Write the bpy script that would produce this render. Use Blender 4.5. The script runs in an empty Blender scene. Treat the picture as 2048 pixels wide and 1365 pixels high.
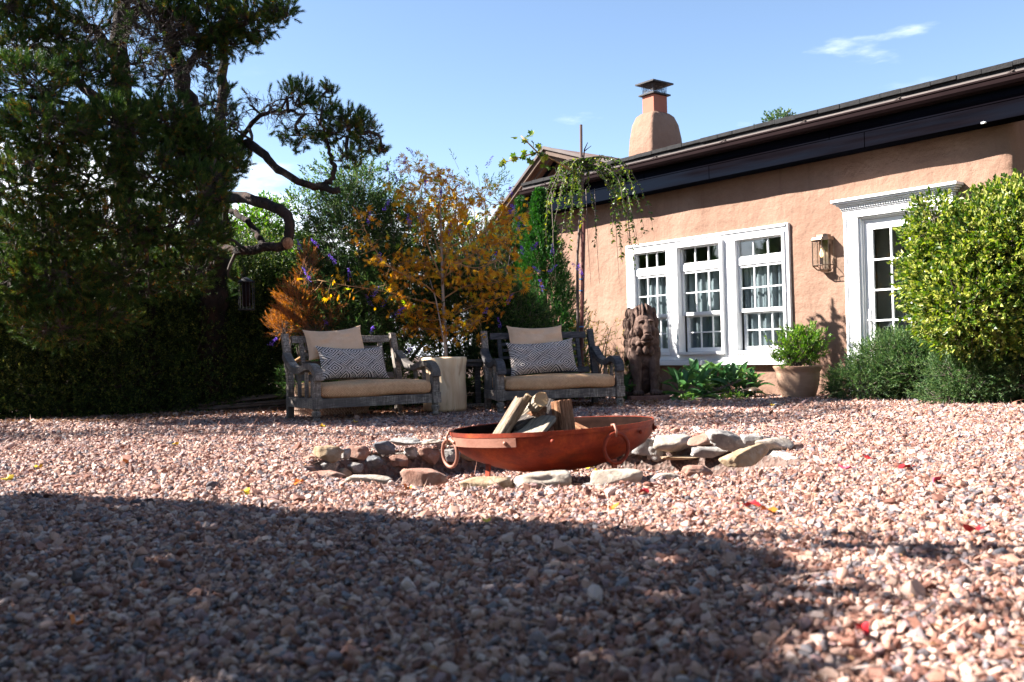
import bpy, bmesh, math, random
import numpy as np
from mathutils import Vector, Matrix, Euler, noise as mnoise

random.seed(7)
rng = np.random.default_rng(11)
SC = bpy.context.scene
COL = SC.collection
R = math.radians

# ------------------------------------------------------------------ camera
CAM_H = .59
PITCH, ROLL = R(.77), R(1.4)
FWD = np.array([0, math.cos(PITCH), math.sin(PITCH)])
UP0 = np.array([0, -math.sin(PITCH), math.cos(PITCH)])
RT = np.array([1., 0, 0]) * math.cos(ROLL) - UP0 * math.sin(ROLL)
UP = np.array([1., 0, 0]) * math.sin(ROLL) + UP0 * math.cos(ROLL)
FPX = 1900.
CPOS = np.array([0, 0, CAM_H])
cam = bpy.data.cameras.new('camera')
cam.sensor_width = 36
cam.lens = FPX / 2048 * 36
cam.clip_end = 3000
cam.dof.use_dof = True
cam.dof.focus_distance = 8.3
cam.dof.aperture_fstop = 4.2
co = bpy.data.objects.new('camera', cam)
COL.objects.link(co)
M = Matrix(((RT[0], UP[0], -FWD[0], 0), (RT[1], UP[1], -FWD[1], 0), (RT[2], UP[2], -FWD[2], CAM_H), (0, 0, 0, 1)))
co.matrix_world = M
SC.camera = co

# ------------------------------------------------------------------ sky, sun, exposure
SUN_AZ = np.array([-.997, .080])          # horizontal direction towards the sun
SUN_EL = R(37)
SKY_STR, SUN_STR, EXPO = .05, 5.0, 2.42
world = bpy.data.worlds.new('World')
SC.world = world
world.use_nodes = True
wn, wl = world.node_tree.nodes, world.node_tree.links
wn.clear()
out = wn.new('ShaderNodeOutputWorld')
bg = wn.new('ShaderNodeBackground')
bg.inputs['Strength'].default_value = SKY_STR
sky = wn.new('ShaderNodeTexSky')
sky.sky_type = 'NISHITA'
sky.sun_disc = False
sky.sun_elevation = SUN_EL
sky.sun_rotation = math.atan2(SUN_AZ[0], SUN_AZ[1])
sky.altitude = 1500
sky.air_density = 1.0
sky.dust_density = .7
sky.ozone_density = 1.0
# clouds: thin wisps and a soft bank low over the horizon
tc = wn.new('ShaderNodeTexCoord')
sx = wn.new('ShaderNodeSeparateXYZ'); wl.new(tc.outputs['Generated'], sx.inputs[0])
mp = wn.new('ShaderNodeMapping'); mp.inputs['Scale'].default_value = (1.0, 1.0, 3.6); mp.inputs['Location'].default_value = (.3, .1, .2)
wl.new(tc.outputs['Generated'], mp.inputs[0])
n1 = wn.new('ShaderNodeTexNoise'); n1.inputs['Scale'].default_value = 3.2; n1.inputs['Detail'].default_value = 9; n1.inputs['Roughness'].default_value = .58
wl.new(mp.outputs[0], n1.inputs['Vector'])
def wmath(op, a, b=None, c=None, clamp=False):
    m = wn.new('ShaderNodeMath'); m.operation = op; m.use_clamp = clamp
    for i, v in enumerate((a, b, c)):
        if v is None: continue
        if isinstance(v, (int, float)): m.inputs[i].default_value = v
        else: wl.new(v, m.inputs[i])
    return m.outputs[0]
def wrange(v, a, b, c, d):
    m = wn.new('ShaderNodeMapRange'); m.interpolation_type = 'SMOOTHSTEP'
    wl.new(v, m.inputs[0])
    for i, q in enumerate((a, b, c, d)): m.inputs[i + 1].default_value = q
    return m.outputs[0]
bank = wrange(sx.outputs['Z'], .08, .26, .33, 0.0)
dens = wmath('ADD', n1.outputs[0], bank)
cl1 = wrange(dens, .60, .80, 0, 1)
cl1 = wmath('MULTIPLY', cl1, wrange(sx.outputs['Z'], .20, .31, 1, 0))
mp2 = wn.new('ShaderNodeMapping'); mp2.inputs['Rotation'].default_value = (0, R(17), 0); mp2.inputs['Scale'].default_value = (2.2, 2.2, 9.0); mp2.inputs['Location'].default_value = (2.6, 0, .2)
wl.new(tc.outputs['Generated'], mp2.inputs[0])
n2 = wn.new('ShaderNodeTexNoise'); n2.inputs['Scale'].default_value = 2.6; n2.inputs['Detail'].default_value = 8; n2.inputs['Roughness'].default_value = .55
wl.new(mp2.outputs[0], n2.inputs['Vector'])
cl2 = wmath('MULTIPLY', wrange(n2.outputs[0], .595, .80, 0, .7), wrange(sx.outputs['Z'], .5, .8, 1, 0))
cl = wmath('MAXIMUM', cl1, cl2)
mixc = wn.new('ShaderNodeMix'); mixc.data_type = 'RGBA'
wl.new(cl, mixc.inputs[0]); wl.new(sky.outputs[0], mixc.inputs[6]); mixc.inputs[7].default_value = (8.6, 8.9, 9.4, 1)
wl.new(mixc.outputs[2], bg.inputs['Color'])
wl.new(bg.outputs[0], out.inputs[0])

sun = bpy.data.lights.new('sun', 'SUN')
sun.energy = SUN_STR
sun.angle = R(.5)
sun.color = (1, .945, .87)
so = bpy.data.objects.new('sun', sun)
COL.objects.link(so)
sd = Vector((SUN_AZ[0] * math.cos(SUN_EL), SUN_AZ[1] * math.cos(SUN_EL), math.sin(SUN_EL)))
so.rotation_euler = sd.to_track_quat('Z', 'Y').to_euler()
so.location = (-6, 2, 9)
SC.view_settings.view_transform = 'Standard'
SC.view_settings.look = 'None'
SC.view_settings.gamma = 1
SC.view_settings.exposure = EXPO
SC.view_settings.use_curve_mapping = False
SC.render.engine = 'CYCLES'
SC.cycles.max_bounces = 7
SC.cycles.transparent_max_bounces = 12
SC.cycles.diffuse_bounces = 3
SC.cycles.use_denoising = True

# ------------------------------------------------------------------ helpers
def ray(x, y): return FWD + RT * (x - 1024) / FPX + UP * (682.5 - y) / FPX
def G(x, y, z=0.):
    r = ray(x, y); return CPOS + r * ((z - CAM_H) / r[2])
def A(x, y, Y):
    r = ray(x, y); return CPOS + r * (Y / r[1])
TRAVEL = np.array([-SUN_AZ[0], -SUN_AZ[1], -math.tan(SUN_EL)])
TRAVEL = TRAVEL / -TRAVEL[2]             # per metre of drop

def nrm(v):
    v = np.asarray(v, float)
    return v / (np.linalg.norm(v, axis=-1, keepdims=True) + 1e-9)

# --- materials
class NT:
    def __init__(s, name):
        s.m = bpy.data.materials.new(name); s.m.use_nodes = True
        s.n, s.l = s.m.node_tree.nodes, s.m.node_tree.links
        s.n.clear(); s.o = s.n.new('ShaderNodeOutputMaterial')
    def node(s, t, **k):
        nd = s.n.new(t)
        for a, b in k.items():
            if a.startswith('i_'): s.put(nd.inputs[int(a[2:])] if a[2:].isdigit() else nd.inputs[a[2:].replace('_', ' ')], b)
            else: setattr(nd, a, b)
        return nd
    def put(s, sock, v):
        if isinstance(v, bpy.types.NodeSocket): s.l.new(v, sock)
        else:
            if isinstance(v, (tuple, list)) and len(v) == 3 and sock.type == 'RGBA': v = (*v, 1)
            sock.default_value = v
    def noise(s, scale, detail=4, rough=.55, vec=None, dist=0):
        nd = s.node('ShaderNodeTexNoise'); nd.inputs['Scale'].default_value = scale
        nd.inputs['Detail'].default_value = detail; nd.inputs['Roughness'].default_value = rough; nd.inputs['Distortion'].default_value = dist
        if vec is not None: s.l.new(vec, nd.inputs['Vector'])
        return nd.outputs[0]
    def obj(s, scale=(1, 1, 1), rot=(0, 0, 0), gen='Object'):
        t = s.node('ShaderNodeTexCoord'); m = s.node('ShaderNodeMapping')
        m.inputs['Scale'].default_value = scale; m.inputs['Rotation'].default_value = rot
        s.l.new(t.outputs[gen], m.inputs[0]); return m.outputs[0]
    def ramp(s, fac, stops, interp='LINEAR'):
        r = s.node('ShaderNodeValToRGB'); e = r.color_ramp.elements
        r.color_ramp.interpolation = interp
        while len(e) < len(stops): e.new(.5)
        for i, (p, c) in enumerate(stops): e[i].position = p; e[i].color = (*c, 1) if len(c) == 3 else c
        s.l.new(fac, r.inputs[0]); return r.outputs[0]
    def math(s, op, a, b=None, c=None, clamp=False):
        m = s.node('ShaderNodeMath', operation=op, use_clamp=clamp)
        for i, v in enumerate((a, b, c)):
            if v is not None: s.put(m.inputs[i], v)
        return m.outputs[0]
    def mix(s, f, a, b, blend='MIX'):
        m = s.node('ShaderNodeMix', data_type='RGBA', blend_type=blend)
        s.put(m.inputs[0], f); s.put(m.inputs[6], a); s.put(m.inputs[7], b); return m.outputs[2]
    def bump(s, h, strength=.5, dist=.01, prev=None):
        b = s.node('ShaderNodeBump'); b.inputs['Strength'].default_value = strength; b.inputs['Distance'].default_value = dist
        s.l.new(h, b.inputs['Height'])
        if prev is not None: s.l.new(prev, b.inputs['Normal'])
        return b.outputs[0]
    def pbr(s, col, rough=.7, metal=0, spec=.4, normal=None, **k):
        p = s.node('ShaderNodeBsdfPrincipled')
        s.put(p.inputs['Base Color'], col); s.put(p.inputs['Roughness'], rough); s.put(p.inputs['Metallic'], metal)
        s.put(p.inputs['Specular IOR Level'], spec)
        if normal is not None: s.l.new(normal, p.inputs['Normal'])
        for a, b in k.items(): s.put(p.inputs[a.replace('_', ' ')], b)
        return p
    def done(s, sh):
        s.l.new(sh.outputs[0] if hasattr(sh, 'outputs') else sh, s.o.inputs[0]); return s.m

def leaf_mat(name, stops, trans=.35, rough=.5, spec=.35):
    t = NT(name)
    a = t.node('ShaderNodeAttribute', attribute_name='rnd')
    c = t.ramp(a.outputs['Fac'], stops)
    p = t.pbr(c, rough, spec=spec)
    tr = t.node('ShaderNodeBsdfTranslucent')
    hs = t.node('ShaderNodeHueSaturation'); hs.inputs['Saturation'].default_value = 1.15; hs.inputs['Value'].default_value = 1.5
    t.l.new(c, hs.inputs['Color']); t.l.new(hs.outputs[0], tr.inputs[0])
    mx = t.node('ShaderNodeMixShader'); mx.inputs[0].default_value = trans
    t.l.new(p.outputs[0], mx.inputs[1]); t.l.new(tr.outputs[0], mx.inputs[2])
    return t.done(mx)

def mottled(name, c1, c2, scale=4, rough=.75, bump=.3, bdist=.01, bscale=30, metal=0, spec=.35, stretch=(1, 1, 1), c3=None, sc3=1.5):
    t = NT(name); v = t.obj(stretch)
    f = t.noise(scale, 6, .6, v)
    c = t.ramp(f, [(.32, c1), (.68, c2)])
    if c3 is not None:
        c = t.mix(t.ramp(t.noise(sc3, 5, .6, v), [(.48, (0, 0, 0)), (.62, (1, 1, 1))]), c, c3)
    nb = t.bump(t.noise(bscale, 5, .6, v), bump, bdist)
    return t.done(t.pbr(c, rough, metal, spec, nb))

M_ = {}
# gravel pebbles: one colour per stone
t = NT('pebble')
oi = t.node('ShaderNodeObjectInfo')
c = t.ramp(oi.outputs['Random'], [(0, (.36, .225, .165)), (.10, (.43, .30, .23)), (.20, (.24, .125, .088)), (.30, (.50, .40, .33)), (.40, (.30, .17, .125)),
    (.50, (.40, .29, .235)), (.58, (.16, .078, .056)), (.66, (.24, .17, .165)), (.74, (.21, .19, .195)), (.82, (.48, .42, .37)), (.88, (.085, .08, .088)), (.94, (.17, .18, .195)), (1, (.035, .03, .032))], 'CONSTANT')
v = t.obj((1, 1, 1))
c = t.mix(.55, c, t.ramp(t.noise(55, 5, .7, v), [(.3, (.25, .2, .2)), (.7, (1, 1, 1))]), 'MULTIPLY')
c = t.mix(1, c, (1.19, 1.05, 1.045), 'MULTIPLY')
M_['pebble'] = t.done(t.pbr(c, .68, spec=.3, normal=t.bump(t.noise(260, 3, .6, v), .35, .002)))
# ground under the gravel
t = NT('ground')
v = t.obj()
vo = t.node('ShaderNodeTexVoronoi'); vo.inputs['Scale'].default_value = 42; t.l.new(v, vo.inputs['Vector'])
c = t.ramp(vo.outputs['Color'], [(.15, (.07, .045, .038)), (.5, (.14, .09, .075)), (.85, (.12, .10, .09))])
M_['ground'] = t.done(t.pbr(c, .9, spec=.1, normal=t.bump(vo.outputs['Distance'], .8, .02)))
# stucco
t = NT('adobe_stucco')
v = t.obj()
c = t.ramp(t.noise(1.3, 6, .6, v), [(.3, (0.1912, 0.1136, 0.08009)), (.5, (0.2273, 0.1405, 0.1017)), (.72, (0.2583, 0.1706, 0.1266))])
c = t.mix(t.ramp(t.noise(.7, 5, .65, t.obj((1.6, 1.6, .6))), [(.46, (0, 0, 0)), (.66, (.6, .6, .6))]), c, (.165, .095, .066))
c = t.mix(t.math('MULTIPLY', t.ramp(t.noise(2.2, 5, .65, t.obj((4.5, 4.5, .35))), [(.54, (0, 0, 0)), (.70, (1, 1, 1))]), .38), c, (.13, .075, .055))
spz = t.node('ShaderNodeSeparateXYZ'); t.l.new(v, spz.inputs[0])
dirt = t.math('MULTIPLY', t.math('SUBTRACT', 1, t.math('DIVIDE', spz.outputs[2], .45), None, True), t.ramp(t.noise(6, 5, .7, v), [(.35, (0, 0, 0)), (.7, (1, 1, 1))]))
c = t.mix(t.math('MULTIPLY', dirt, .7), c, (.10, .055, .04))
c = t.mix(.38, c, t.ramp(t.noise(70, 5, .75, v), [(.3, (.5, .45, .45)), (.7, (1, 1, 1))]), 'MULTIPLY')
b1 = t.bump(t.noise(7, 5, .6, v), .8, .035)
b2 = t.bump(t.noise(130, 4, .7, v), .55, .006, b1)
M_['stucco'] = t.done(t.pbr(c, .9, spec=.15, normal=b2))
M_['flue'] = mottled('flue_stucco', (0.252, 0.078, 0.051), (0.288, 0.102, 0.066), 3, .85, .3, .005, 90)
M_['white'] = mottled('white_paint', (.62, .63, .65), (.72, .72, .72), 2, .42, .12, .002, 40, spec=.45)
M_['fascia'] = mottled('dark_stained_board', (0.0022, 0.0018, 0.0026), (0.0042, 0.0035, 0.005), 3, 1, .5, .004, 20, stretch=(.4, 6, 6), c3=(0.0042, 0.006, 0.0105), sc3=.35, spec=0)
M_['gutter'] = mottled('gutter_paint', (0.008, 0.004, 0.0046), (0.013, 0.007, 0.0075), 2, .7, .05, .002, 20, spec=.03)
M_['drip'] = mottled('drip_metal', (0.065, 0.05, 0.045), (0.10, 0.08, 0.072), 3, .4, .1, .002, 30, metal=.3)
M_['shingle'] = mottled('shingle', (0.0072, 0.0072, 0.0084), (0.018, 0.0168, 0.018), 14, .95, .8, .01, 60)
M_['rust_roof'] = mottled('rusty_tin', (0.1008, 0.0546, 0.042), (0.1428, 0.0924, 0.0756), 5, .7, .3, .004, 40, c3=(0.189, 0.1386, 0.1176))
M_['rafter'] = mottled('rafter_wood', (0.0588, 0.0357, 0.0252), (0.0924, 0.0588, 0.042), 5, .8, .4, .004, 30, stretch=(1, 1, 1))
M_['metal_black'] = mottled('black_metal', (.012, .012, .014), (.03, .028, .03), 8, .5, .2, .002, 60, metal=.6)
M_['brass'] = mottled('aged_brass', (0.112, 0.077, 0.056), (0.238, 0.175, 0.133), 14, .38, .2, .002, 90, metal=.8)
M_['chrome'] = mottled('satin_handle', (.62, .62, .62), (.7, .7, .7), 3, .3, .05, .001, 30, metal=.6)
M_['interior'] = mottled('interior_plaster', (.30, .28, .25), (.36, .34, .30), 1, .9, .1, .01, 10)
t = NT('curtain')
p = t.pbr((.20, .225, .245), .9, spec=.1); tr = t.node('ShaderNodeBsdfTranslucent'); tr.inputs[0].default_value = (.7, .72, .75, 1)
mx = t.node('ShaderNodeMixShader'); mx.inputs[0].default_value = .08; t.l.new(p.outputs[0], mx.inputs[1]); t.l.new(tr.outputs[0], mx.inputs[2])
M_['curtain'] = t.done(mx)
t = NT('glass')
gl = t.node('ShaderNodeBsdfGlossy'); gl.inputs['Roughness'].default_value = .012; gl.inputs[0].default_value = (1, 1, 1, 1)
tr = t.node('ShaderNodeBsdfTransparent'); tr.inputs[0].default_value = (.92, .95, .95, 1)
ge = t.node('ShaderNodeNewGeometry'); vd = t.node('ShaderNodeVectorMath', operation='DOT_PRODUCT'); t.l.new(ge.outputs['Normal'], vd.inputs[0]); t.l.new(ge.outputs['Incoming'], vd.inputs[1])
sch = t.math('MULTIPLY_ADD', t.math('POWER', t.math('SUBTRACT', 1, t.math('ABSOLUTE', vd.outputs['Value'])), 5), .9, .065)
t.l.new(t.bump(t.noise(1.6, 2, .5, t.obj()), .12, .02), gl.inputs['Normal'])
mx = t.node('ShaderNodeMixShader'); t.l.new(t.math('MULTIPLY', sch, 1.15, None, True), mx.inputs[0]); t.l.new(tr.outputs[0], mx.inputs[1]); t.l.new(gl.outputs[0], mx.inputs[2])
M_['glass'] = t.done(mx)
t = NT('warm_bulb')
M_['bulb'] = t.done(t.pbr((.85, .72, .5), .3, Emission_Color=(1, .62, .25, 1), Emission_Strength=.9))
# weathered teak
t = NT('weathered_teak')
v = t.obj((1, 1, 1))
wv = t.noise(9, 7, .7, t.obj((1.2, 14, 14)), .6)
wv2 = t.noise(9, 7, .7, t.obj((14, 14, 1.2)), .6)
c = t.ramp(t.math('MULTIPLY_ADD', wv, .5, t.math('MULTIPLY', wv2, .5)), [(.38, (.022, .016, .013)), (.50, (.18, .15, .125)), (.62, (.50, .44, .38))])
c = t.mix(t.ramp(t.noise(3, 5, .6, v), [(.44, (.85, .85, .85)), (.56, (0, 0, 0))]), c, (.085, .075, .07))
M_['teak'] = t.done(t.pbr(c, .78, spec=.25, normal=t.bump(wv, .5, .004)))
t = NT('black_teak')
c = t.ramp(wv2 if False else t.noise(7, 6, .7, t.obj((2, 2, 9)), .4), [(.35, (.022, .022, .026)), (.6, (.075, .072, .075)), (.75, (.22, .20, .18))])
M_['darkteak'] = t.done(t.pbr(c, .7, spec=.3))
# burlap-like weave
def weave(name, c1, c2, sc=150, bs=.6):
    t = NT(name); v = t.obj()
    w1 = t.node('ShaderNodeTexWave', wave_type='BANDS', bands_direction='X'); w1.inputs['Scale'].default_value = sc / 6.28 ; w1.inputs['Distortion'].default_value = 1.2
    w2 = t.node('ShaderNodeTexWave', wave_type='BANDS', bands_direction='DIAGONAL'); w2.inputs['Scale'].default_value = sc / 6.28; w2.inputs['Distortion'].default_value = 1.2
    t.l.new(v, w1.inputs[0]); t.l.new(v, w2.inputs[0])
    h = t.math('MULTIPLY', w1.outputs['Fac'], w2.outputs['Fac'])
    n = t.noise(40, 4, .7, v)
    f = t.math('MULTIPLY_ADD', h, .75, t.math('MULTIPLY', n, .5))
    c = t.ramp(f, [(.2, c1), (.8, c2)])
    c = t.mix(.5, c, t.ramp(t.noise(3, 4, .6, v), [(.3, (.62, .56, .5)), (.7, (1, 1, 1))]), 'MULTIPLY')
    return t.done(t.pbr(c, .9, spec=.1, normal=t.bump(h, bs, .004)))
M_['burlap'] = weave('burlap', (.46, .25, .12), (.95, .64, .40), 260)
M_['tan'] = weave('tan_canvas', (.68, .46, .31), (.78, .57, .40), 900, .15)
# patterned lumbar fabric: lattice of nested diamonds and square spirals
t = NT('patterned_fabric')
v = t.obj((1, 1, 1))
sp = t.node('ShaderNodeSeparateXYZ'); t.l.new(v, sp.inputs[0])
wob = t.math('MULTIPLY', t.math('SUBTRACT', t.noise(5, 3, .5, v), .5), .05)
u0 = t.math('MULTIPLY', t.math('ADD', wob, t.math('ADD', t.math('MULTIPLY', sp.outputs[0], .78), sp.outputs[2])), 5.4)
v0 = t.math('MULTIPLY', t.math('SUBTRACT', t.math('MULTIPLY', sp.outputs[0], .78), sp.outputs[2]), 5.4)
fu = t.math('SUBTRACT', t.math('FRACT', t.math('ADD', u0, 100)), .5)
fv = t.math('SUBTRACT', t.math('FRACT', t.math('ADD', v0, 100)), .5)
au, av = t.math('ABSOLUTE', fu), t.math('ABSOLUTE', fv)
d = t.math('MAXIMUM', au, av)
rings = t.math('GREATER_THAN', t.math('FRACT', t.math('MULTIPLY', d, 7.4)), .46)
quad = t.math('MULTIPLY_ADD', t.math('GREATER_THAN', fu, fv), .5, t.math('MULTIPLY', t.math('GREATER_THAN', t.math('ADD', fu, fv), 0), .25))
spir = t.math('GREATER_THAN', t.math('FRACT', t.math('MULTIPLY_ADD', d, 7.4, quad)), .46)
iu = t.math('FLOOR', t.math('ADD', u0, 100)); iv = t.math('FLOOR', t.math('ADD', v0, 100))
chk = t.math('GREATER_THAN', t.math('MODULO', t.math('ADD', iu, iv), 2), .5)
pat = t.math('ADD', t.math('MULTIPLY', rings, chk), t.math('MULTIPLY', spir, t.math('SUBTRACT', 1, chk)))
# small dashes in the corners between big diamonds
edge = t.math('GREATER_THAN', d, .43)
dash = t.math('GREATER_THAN', t.math('FRACT', t.math('MULTIPLY', t.math('MINIMUM', au, av), 12)), .45)
pat = t.math('ADD', t.math('MULTIPLY', pat, t.math('SUBTRACT', 1, edge)), t.math('MULTIPLY', dash, edge))
c = t.mix(pat, (.016, .014, .020), (.66, .58, .53))
c = t.mix(.35, c, t.ramp(t.noise(160, 3, .7, v), [(.3, (.5, .5, .5)), (.7, (1, 1, 1))]), 'MULTIPLY')
M_['pattern'] = t.done(t.pbr(c, .95, spec=.08, normal=t.bump(t.noise(240, 2, .6, v), .3, .003)))
# rust
t = NT('rust')
v = t.obj()
c = t.ramp(t.noise(5, 7, .65, v), [(.3, (.10, .013, .005)), (.5, (.23, .028, .007)), (.66, (.36, .062, .010))])
c = t.mix(.5, c, t.ramp(t.noise(70, 5, .75, v), [(.35, (.42, .3, .28)), (.6, (1, 1, 1))]), 'MULTIPLY')
c = t.mix(t.ramp(t.noise(3.2, 6, .65, t.obj((1, 1, 2.2))), [(.50, (0, 0, 0)), (.68, (.75, .75, .75))]), c, (.035, .012, .008))
M_['rust'] = t.done(t.pbr(c, .62, metal=.15, spec=.35, normal=t.bump(t.noise(120, 4, .7, v), .35, .003)))
M_['rust_dark'] = mottled('rust_dark', (.006, .003, .0025), (.018, .008, .006), 9, .95, .4, .003, 70, spec=.03)
M_['rust_pale'] = mottled('rust_pale', (.20, .085, .06), (.30, .14, .10), 8, .55, .4, .003, 80, metal=.3)
# stones
def stonemat(name, c1, c2, c3, lich=(.62, .58, .50)):
    t = NT(name); v = t.obj()
    c = t.ramp(t.noise(9, 7, .65, v, .5), [(.3, c1), (.5, c2), (.7, c3)])
    c = t.mix(t.ramp(t.noise(16, 6, .7, v), [(.56, (0, 0, 0)), (.66, (.7, .7, .7))]), c, lich)
    b = t.bump(t.noise(26, 7, .7, v), .8, .012)
    return t.done(t.pbr(c, .85, spec=.2, normal=b))
M_['st_cream'] = stonemat('cream_stone', (0.2376, 0.1872, 0.144), (0.3312, 0.2772, 0.2304), (0.4032, 0.3492, 0.2952), (0.36, 0.3312, 0.288))
M_['st_red'] = stonemat('red_stone', (0.1716, 0.0792, 0.0561), (0.2508, 0.1386, 0.1056), (0.3234, 0.2112, 0.1683), (0.33, 0.2772, 0.2442))
M_['st_tan'] = stonemat('tan_stone', (0.1904, 0.1088, 0.0544), (0.2856, 0.204, 0.1292), (0.3604, 0.2856, 0.204), (0.374, 0.3264, 0.272))
M_['st_grey'] = stonemat('grey_stone', (0.104, 0.096, 0.096), (0.216, 0.2, 0.192), (0.336, 0.312, 0.288))
M_['st_dark'] = stonemat('dark_stone', (.05, .055, .065), (.11, .11, .12), (.19, .18, .18), (.3, .29, .28))
M_['mortar'] = mottled('mortar', (.20, .17, .15), (.32, .28, .25), 9, .95, .8, .02, 40)
M_['statue'] = stonemat('carved_stone', (0.03264, 0.01909, 0.01607), (0.09542, 0.05775, 0.0452), (0.1658, 0.1105, 0.0904), (0.07031, 0.0452, 0.03515))
M_['statue2'] = stonemat('plinth_stone', (.12, .055, .042), (.19, .09, .07), (.26, .14, .11), (.2, .11, .09))
M_['pot'] = mottled('pot_clay', (.26, .165, .115), (.34, .225, .16), 5, .8, .2, .003, 60, stretch=(1, 1, 4), c3=(.28, .155, .10), spec=.15)
M_['soil'] = mottled('soil', (.03, .02, .015), (.07, .05, .035), 30, .95, .9, .02, 60)
M_['bark'] = mottled('pine_bark', (0.006, 0.0042, 0.0036), (0.024, 0.0156, 0.0126), 14, .95, 1, .03, 34, stretch=(1, 1, .35), c3=(0.039, 0.0204, 0.0144), sc3=9)
M_['ptwig'] = mottled('pine_twig', (.02, .014, .012), (.07, .052, .045), 10, .9, .4, .004, 60)
M_['twig'] = mottled('twig', (.07, .05, .042), (.16, .125, .11), 10, .9, .4, .004, 60)
M_['palebark'] = mottled('pale_bark', (.24, .19, .16), (.38, .31, .27), 10, .8, .4, .004, 50, stretch=(1, 1, .3))
M_['goldbark'] = mottled('golden_bark', (.26, .14, .055), (.38, .22, .10), 10, .8, .3, .004, 50)
M_['stake_red'] = mottled('red_stake', (.05, .012, .010), (.085, .018, .014), 6, .5, .2, .002, 50)
M_['stake_grey'] = mottled('grey_stake', (.08, .05, .045), (.13, .085, .075), 6, .8, .4, .004, 40, stretch=(1, 1, .2))
M_['blue_tie'] = mottled('blue_tie', (.03, .12, .30), (.05, .18, .40), 6, .6, .1, .002, 40)
t = NT('stump_wood')
v = t.obj((1, 1, .22))
c = t.ramp(t.noise(7, 7, .6, v, 1.2), [(.3, (.66, .42, .23)), (.5, (.82, .60, .38)), (.7, (.86, .70, .48))])
c = t.mix(t.ramp(t.noise(3.6, 4, .5, t.obj((1, 1, .5)), 1.5), [(.56, (0, 0, 0)), (.66, (.75, .75, .75))]), c, (.42, .21, .10))
M_['stump'] = t.done(t.pbr(c, .6, spec=.3, normal=t.bump(t.noise(22, 5, .6, v), .25, .006)))
def logmat(name, a, b, cc):
    t = NT(name); v = t.obj((5, 5, .5))
    n = t.noise(13, 9, .78, v, 1.0)
    c = t.ramp(n, [(.36, a), (.5, b), (.62, cc)])
    return t.done(t.pbr(c, .85, spec=.15, normal=t.bump(n, .9, .012)))
M_['log_grey'] = logmat('grey_split_log', (0.062, 0.0372, 0.0248), (0.2046, 0.1488, 0.1054), (0.341, 0.279, 0.217))
M_['log_red'] = logmat('red_split_log', (.07, .03, .018), (.27, .125, .065), (.45, .27, .16))
M_['log_pale'] = logmat('pale_split_log', (0.132, 0.1056, 0.0858), (0.2904, 0.2442, 0.1914), (0.4092, 0.363, 0.297))
M_['log_end'] = mottled('cut_end', (0.42, 0.2625, 0.1275), (0.525, 0.36, 0.2025), 14, .7, .3, .003, 60)
M_['log_char'] = logmat('charred_log', (.02, .018, .018), (.06, .05, .045), (.13, .11, .10))
M_['basket'] = weave('basket_weave', (.30, .19, .14), (.66, .49, .39), 120)
# foliage
M_['needle'] = leaf_mat('pine_needle', [(0, (.012, .030, .010)), (.4, (.034, .066, .016)), (.80, (.085, .125, .026)), (.93, (.20, .085, .022)), (1, (.28, .10, .02))], .2, .6, .08)
M_['hedge'] = leaf_mat('hedge_leaf', [(0, (.014, .030, .010)), (.6, (.038, .066, .018)), (.86, (.11, .16, .036)), (1, (.28, .28, .07))], .25, .5, .22)
M_['bright'] = leaf_mat('vine_leaf', [(0, (0.035, 0.084, 0.0126)), (.6, (0.07, 0.147, 0.021)), (1, (0.154, 0.224, 0.042))], .55, .5)
M_['backdrop'] = leaf_mat('backdrop_leaf', [(0, (.02, .045, .012)), (.7, (.05, .095, .02)), (1, (.14, .2, .045))], .4, .5)
M_['butterfly'] = leaf_mat('butterfly_bush_leaf', [(0, (.013, .034, .010)), (.6, (.034, .070, .020)), (1, (.11, .16, .05))], .3, .6, .15)
M_['maple'] = leaf_mat('maple_leaf', [(0, (.32, .11, .014)), (.35, (.54, .25, .024)), (.75, (.68, .44, .04)), (1, (.28, .38, .04))], .55, .5)
M_['drybrown'] = leaf_mat('dry_conifer_leaf', [(0, (.15, .050, .016)), (.6, (.33, .125, .035)), (1, (.50, .24, .08))], .3, .7)
M_['cypress'] = leaf_mat('cypress_leaf', [(0, (0.009, 0.0375, 0.009)), (.6, (0.021, 0.07875, 0.0135)), (1, (0.0525, 0.1425, 0.021))], .3, .5)
M_['pearleaf'] = leaf_mat('weeping_leaf', [(0, (.03, .06, .012)), (.6, (.065, .11, .02)), (.92, (.17, .21, .03)), (1, (.36, .32, .04))], .4, .4)
M_['potleaf'] = leaf_mat('pot_shrub_leaf', [(0, (0.0455, 0.117, 0.0143)), (.6, (0.0975, 0.2145, 0.026)), (1, (0.221, 0.286, 0.0585))], .4, .4)
M_['varieg'] = leaf_mat('variegated_leaf', [(0, (.022, .055, .011)), (.45, (.075, .13, .018)), (.68, (.20, .25, .035)), (1, (.40, .40, .12))], .35, .4, .35)
M_['juniper'] = leaf_mat('juniper_leaf', [(0, (.022, .055, .018)), (.6, (.055, .115, .034)), (1, (.15, .21, .07))], .25, .6)
M_['lamb'] = leaf_mat('broad_leaf', [(0, (0.049, 0.126, 0.0525)), (.6, (0.084, 0.175, 0.063)), (1, (0.154, 0.252, 0.056))], .3, .6)
M_['yellowshrub'] = leaf_mat('yellow_shrub_leaf', [(0, (0.078, 0.104, 0.0195)), (.6, (0.247, 0.2145, 0.0325)), (1, (0.325, 0.143, 0.039))], .4, .5)
M_['purple'] = leaf_mat('purple_flower', [(0, (.10, .05, .36)), (1, (.28, .17, .68))], .35, .7)
M_['litter'] = leaf_mat('leaf_litter', [(0, (.06, .028, .016)), (.6, (.18, .08, .035)), (1, (.36, .20, .09))], .1, .8)
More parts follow.
